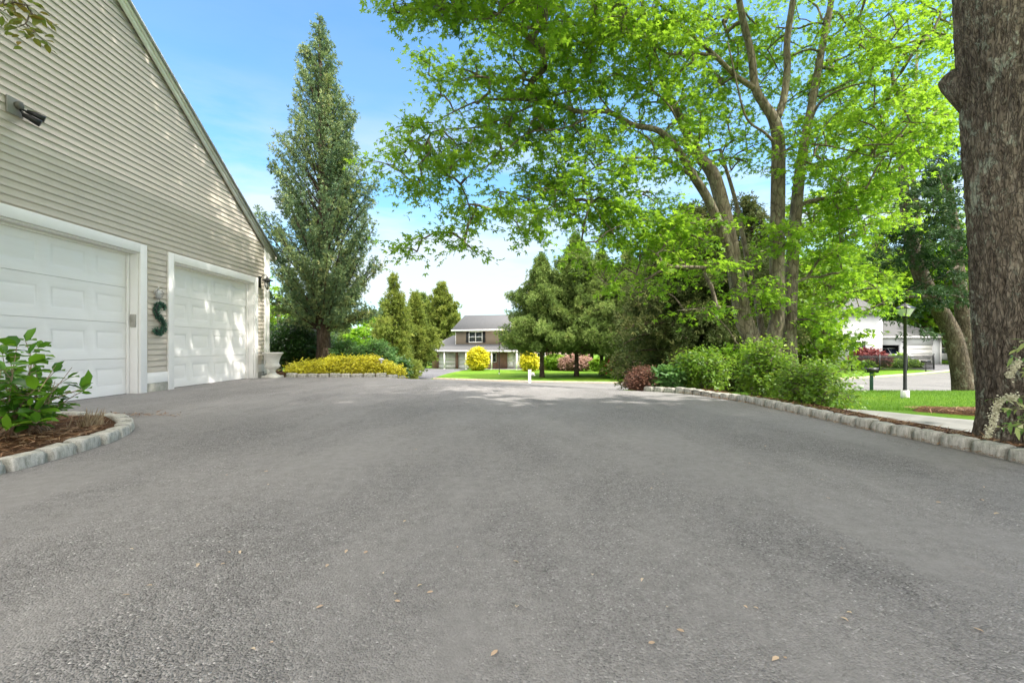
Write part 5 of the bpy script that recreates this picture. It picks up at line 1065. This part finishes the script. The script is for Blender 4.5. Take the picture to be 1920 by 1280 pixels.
FP = np.concatenate(FP); FP = np.repeat(FP, 16, 0)+RNG.normal(size=(len(FP)*16, 3))*.010; n = len(FP); leaves('blossoms', FP, rdir(n)+[0, 0, -.6], rdir(n), .016, 'blob', L_FLW, t, vp, RNG.random(n))
# --- treelines (background things, copies)
proto = None; rng2 = random.Random(5)
bgC = ell((0, 0, 6.2), (3.6, 3.6, 3.6), 150, .35); bgC = np.vstack([bgC, ell((1.6, -1, 3.6), (2.4, 2.4, 1.6), 40, .3), ell((-1.8, 1, 4.0), (2.2, 2.2, 1.8), 40, .3)])
p1 = broad('background_tree', 'leafy green tree in the distant woods', 'tree', (110, 60, gz(110, 60)), [[[110, 60, -1.0, .28], [110.1, 60, 3, .2], [109.8, 60.1, 6, .12], [110, 60, 8.5, .05]]], bgC+[110, 60, gz(110, 60)], leaf=.36, tmpl='maple3', lmat=L_MAPLE, bark=BK_MAPLE, k=4, m=8, L=1.0, r0=.01, step=.9, group='trees of the distant woods', flat=.6, tw=False)
p2 = conifer('background_tree', 'dark conifer in the distant woods', (118, 66, gz(118, 66)), 11, cone(2.6, 11), L_CEDAR, nb=200, ang=.2, tuft=.40, dens=20, tr=.2, h0=.05, group='trees of the distant woods', spread=.35)
lab = {0: 'leafy green tree in the distant woods', 1: 'dark conifer in the distant woods'}
def bgt(x, y, s_, k): 
    o = copy_tree((p1, p2)[k], (x, y, gz(x, y)-.1), rng2.random()*6.28, s_*rng2.uniform(.9, 1.1)); return o
# right side behind the white house, and across the back
for i in range(26):
    x = 14+i*3.3+rng2.uniform(-1, 1); y = 80+rng2.uniform(-6, 10)-.12*i; bgt(x, y, rng2.uniform(1.3, 1.9), int(rng2.random() < .4))
for i in range(16): bgt(62+i*4.5, 58-i*1.6+rng2.uniform(0, 6), rng2.uniform(1.2, 1.8), int(rng2.random() < .4))
for i in range(10): bgt(48+i*4.6, 62+rng2.uniform(0, 6), rng2.uniform(1.3, 1.9), int(rng2.random() < .5))
for i in range(9): bgt(-24-i*5.5+rng2.uniform(-1, 1), 82+rng2.uniform(-5, 5), rng2.uniform(.8, 1.1), int(rng2.random() < .5))
for i in range(6): bgt(-12+i*5.5, 112+rng2.uniform(-3, 3), rng2.uniform(.75, .85), 0)
for x, y, s_, k in ((-18, 58, .62, 0), (-22, 50, .7, 1), (-27, 44, .7, 0), (-15.5, 24, .5, 0), (-19, 26, .7, 1), (30, 55, 1.25, 0), (35.5, 57, 1.1, 1), (24, 60, 1.2, 0), (21, 56, 1.0, 1), (52, 52, 1.2, 1), (16, 62, 1.0, 0)): bgt(x, y, s_, k)
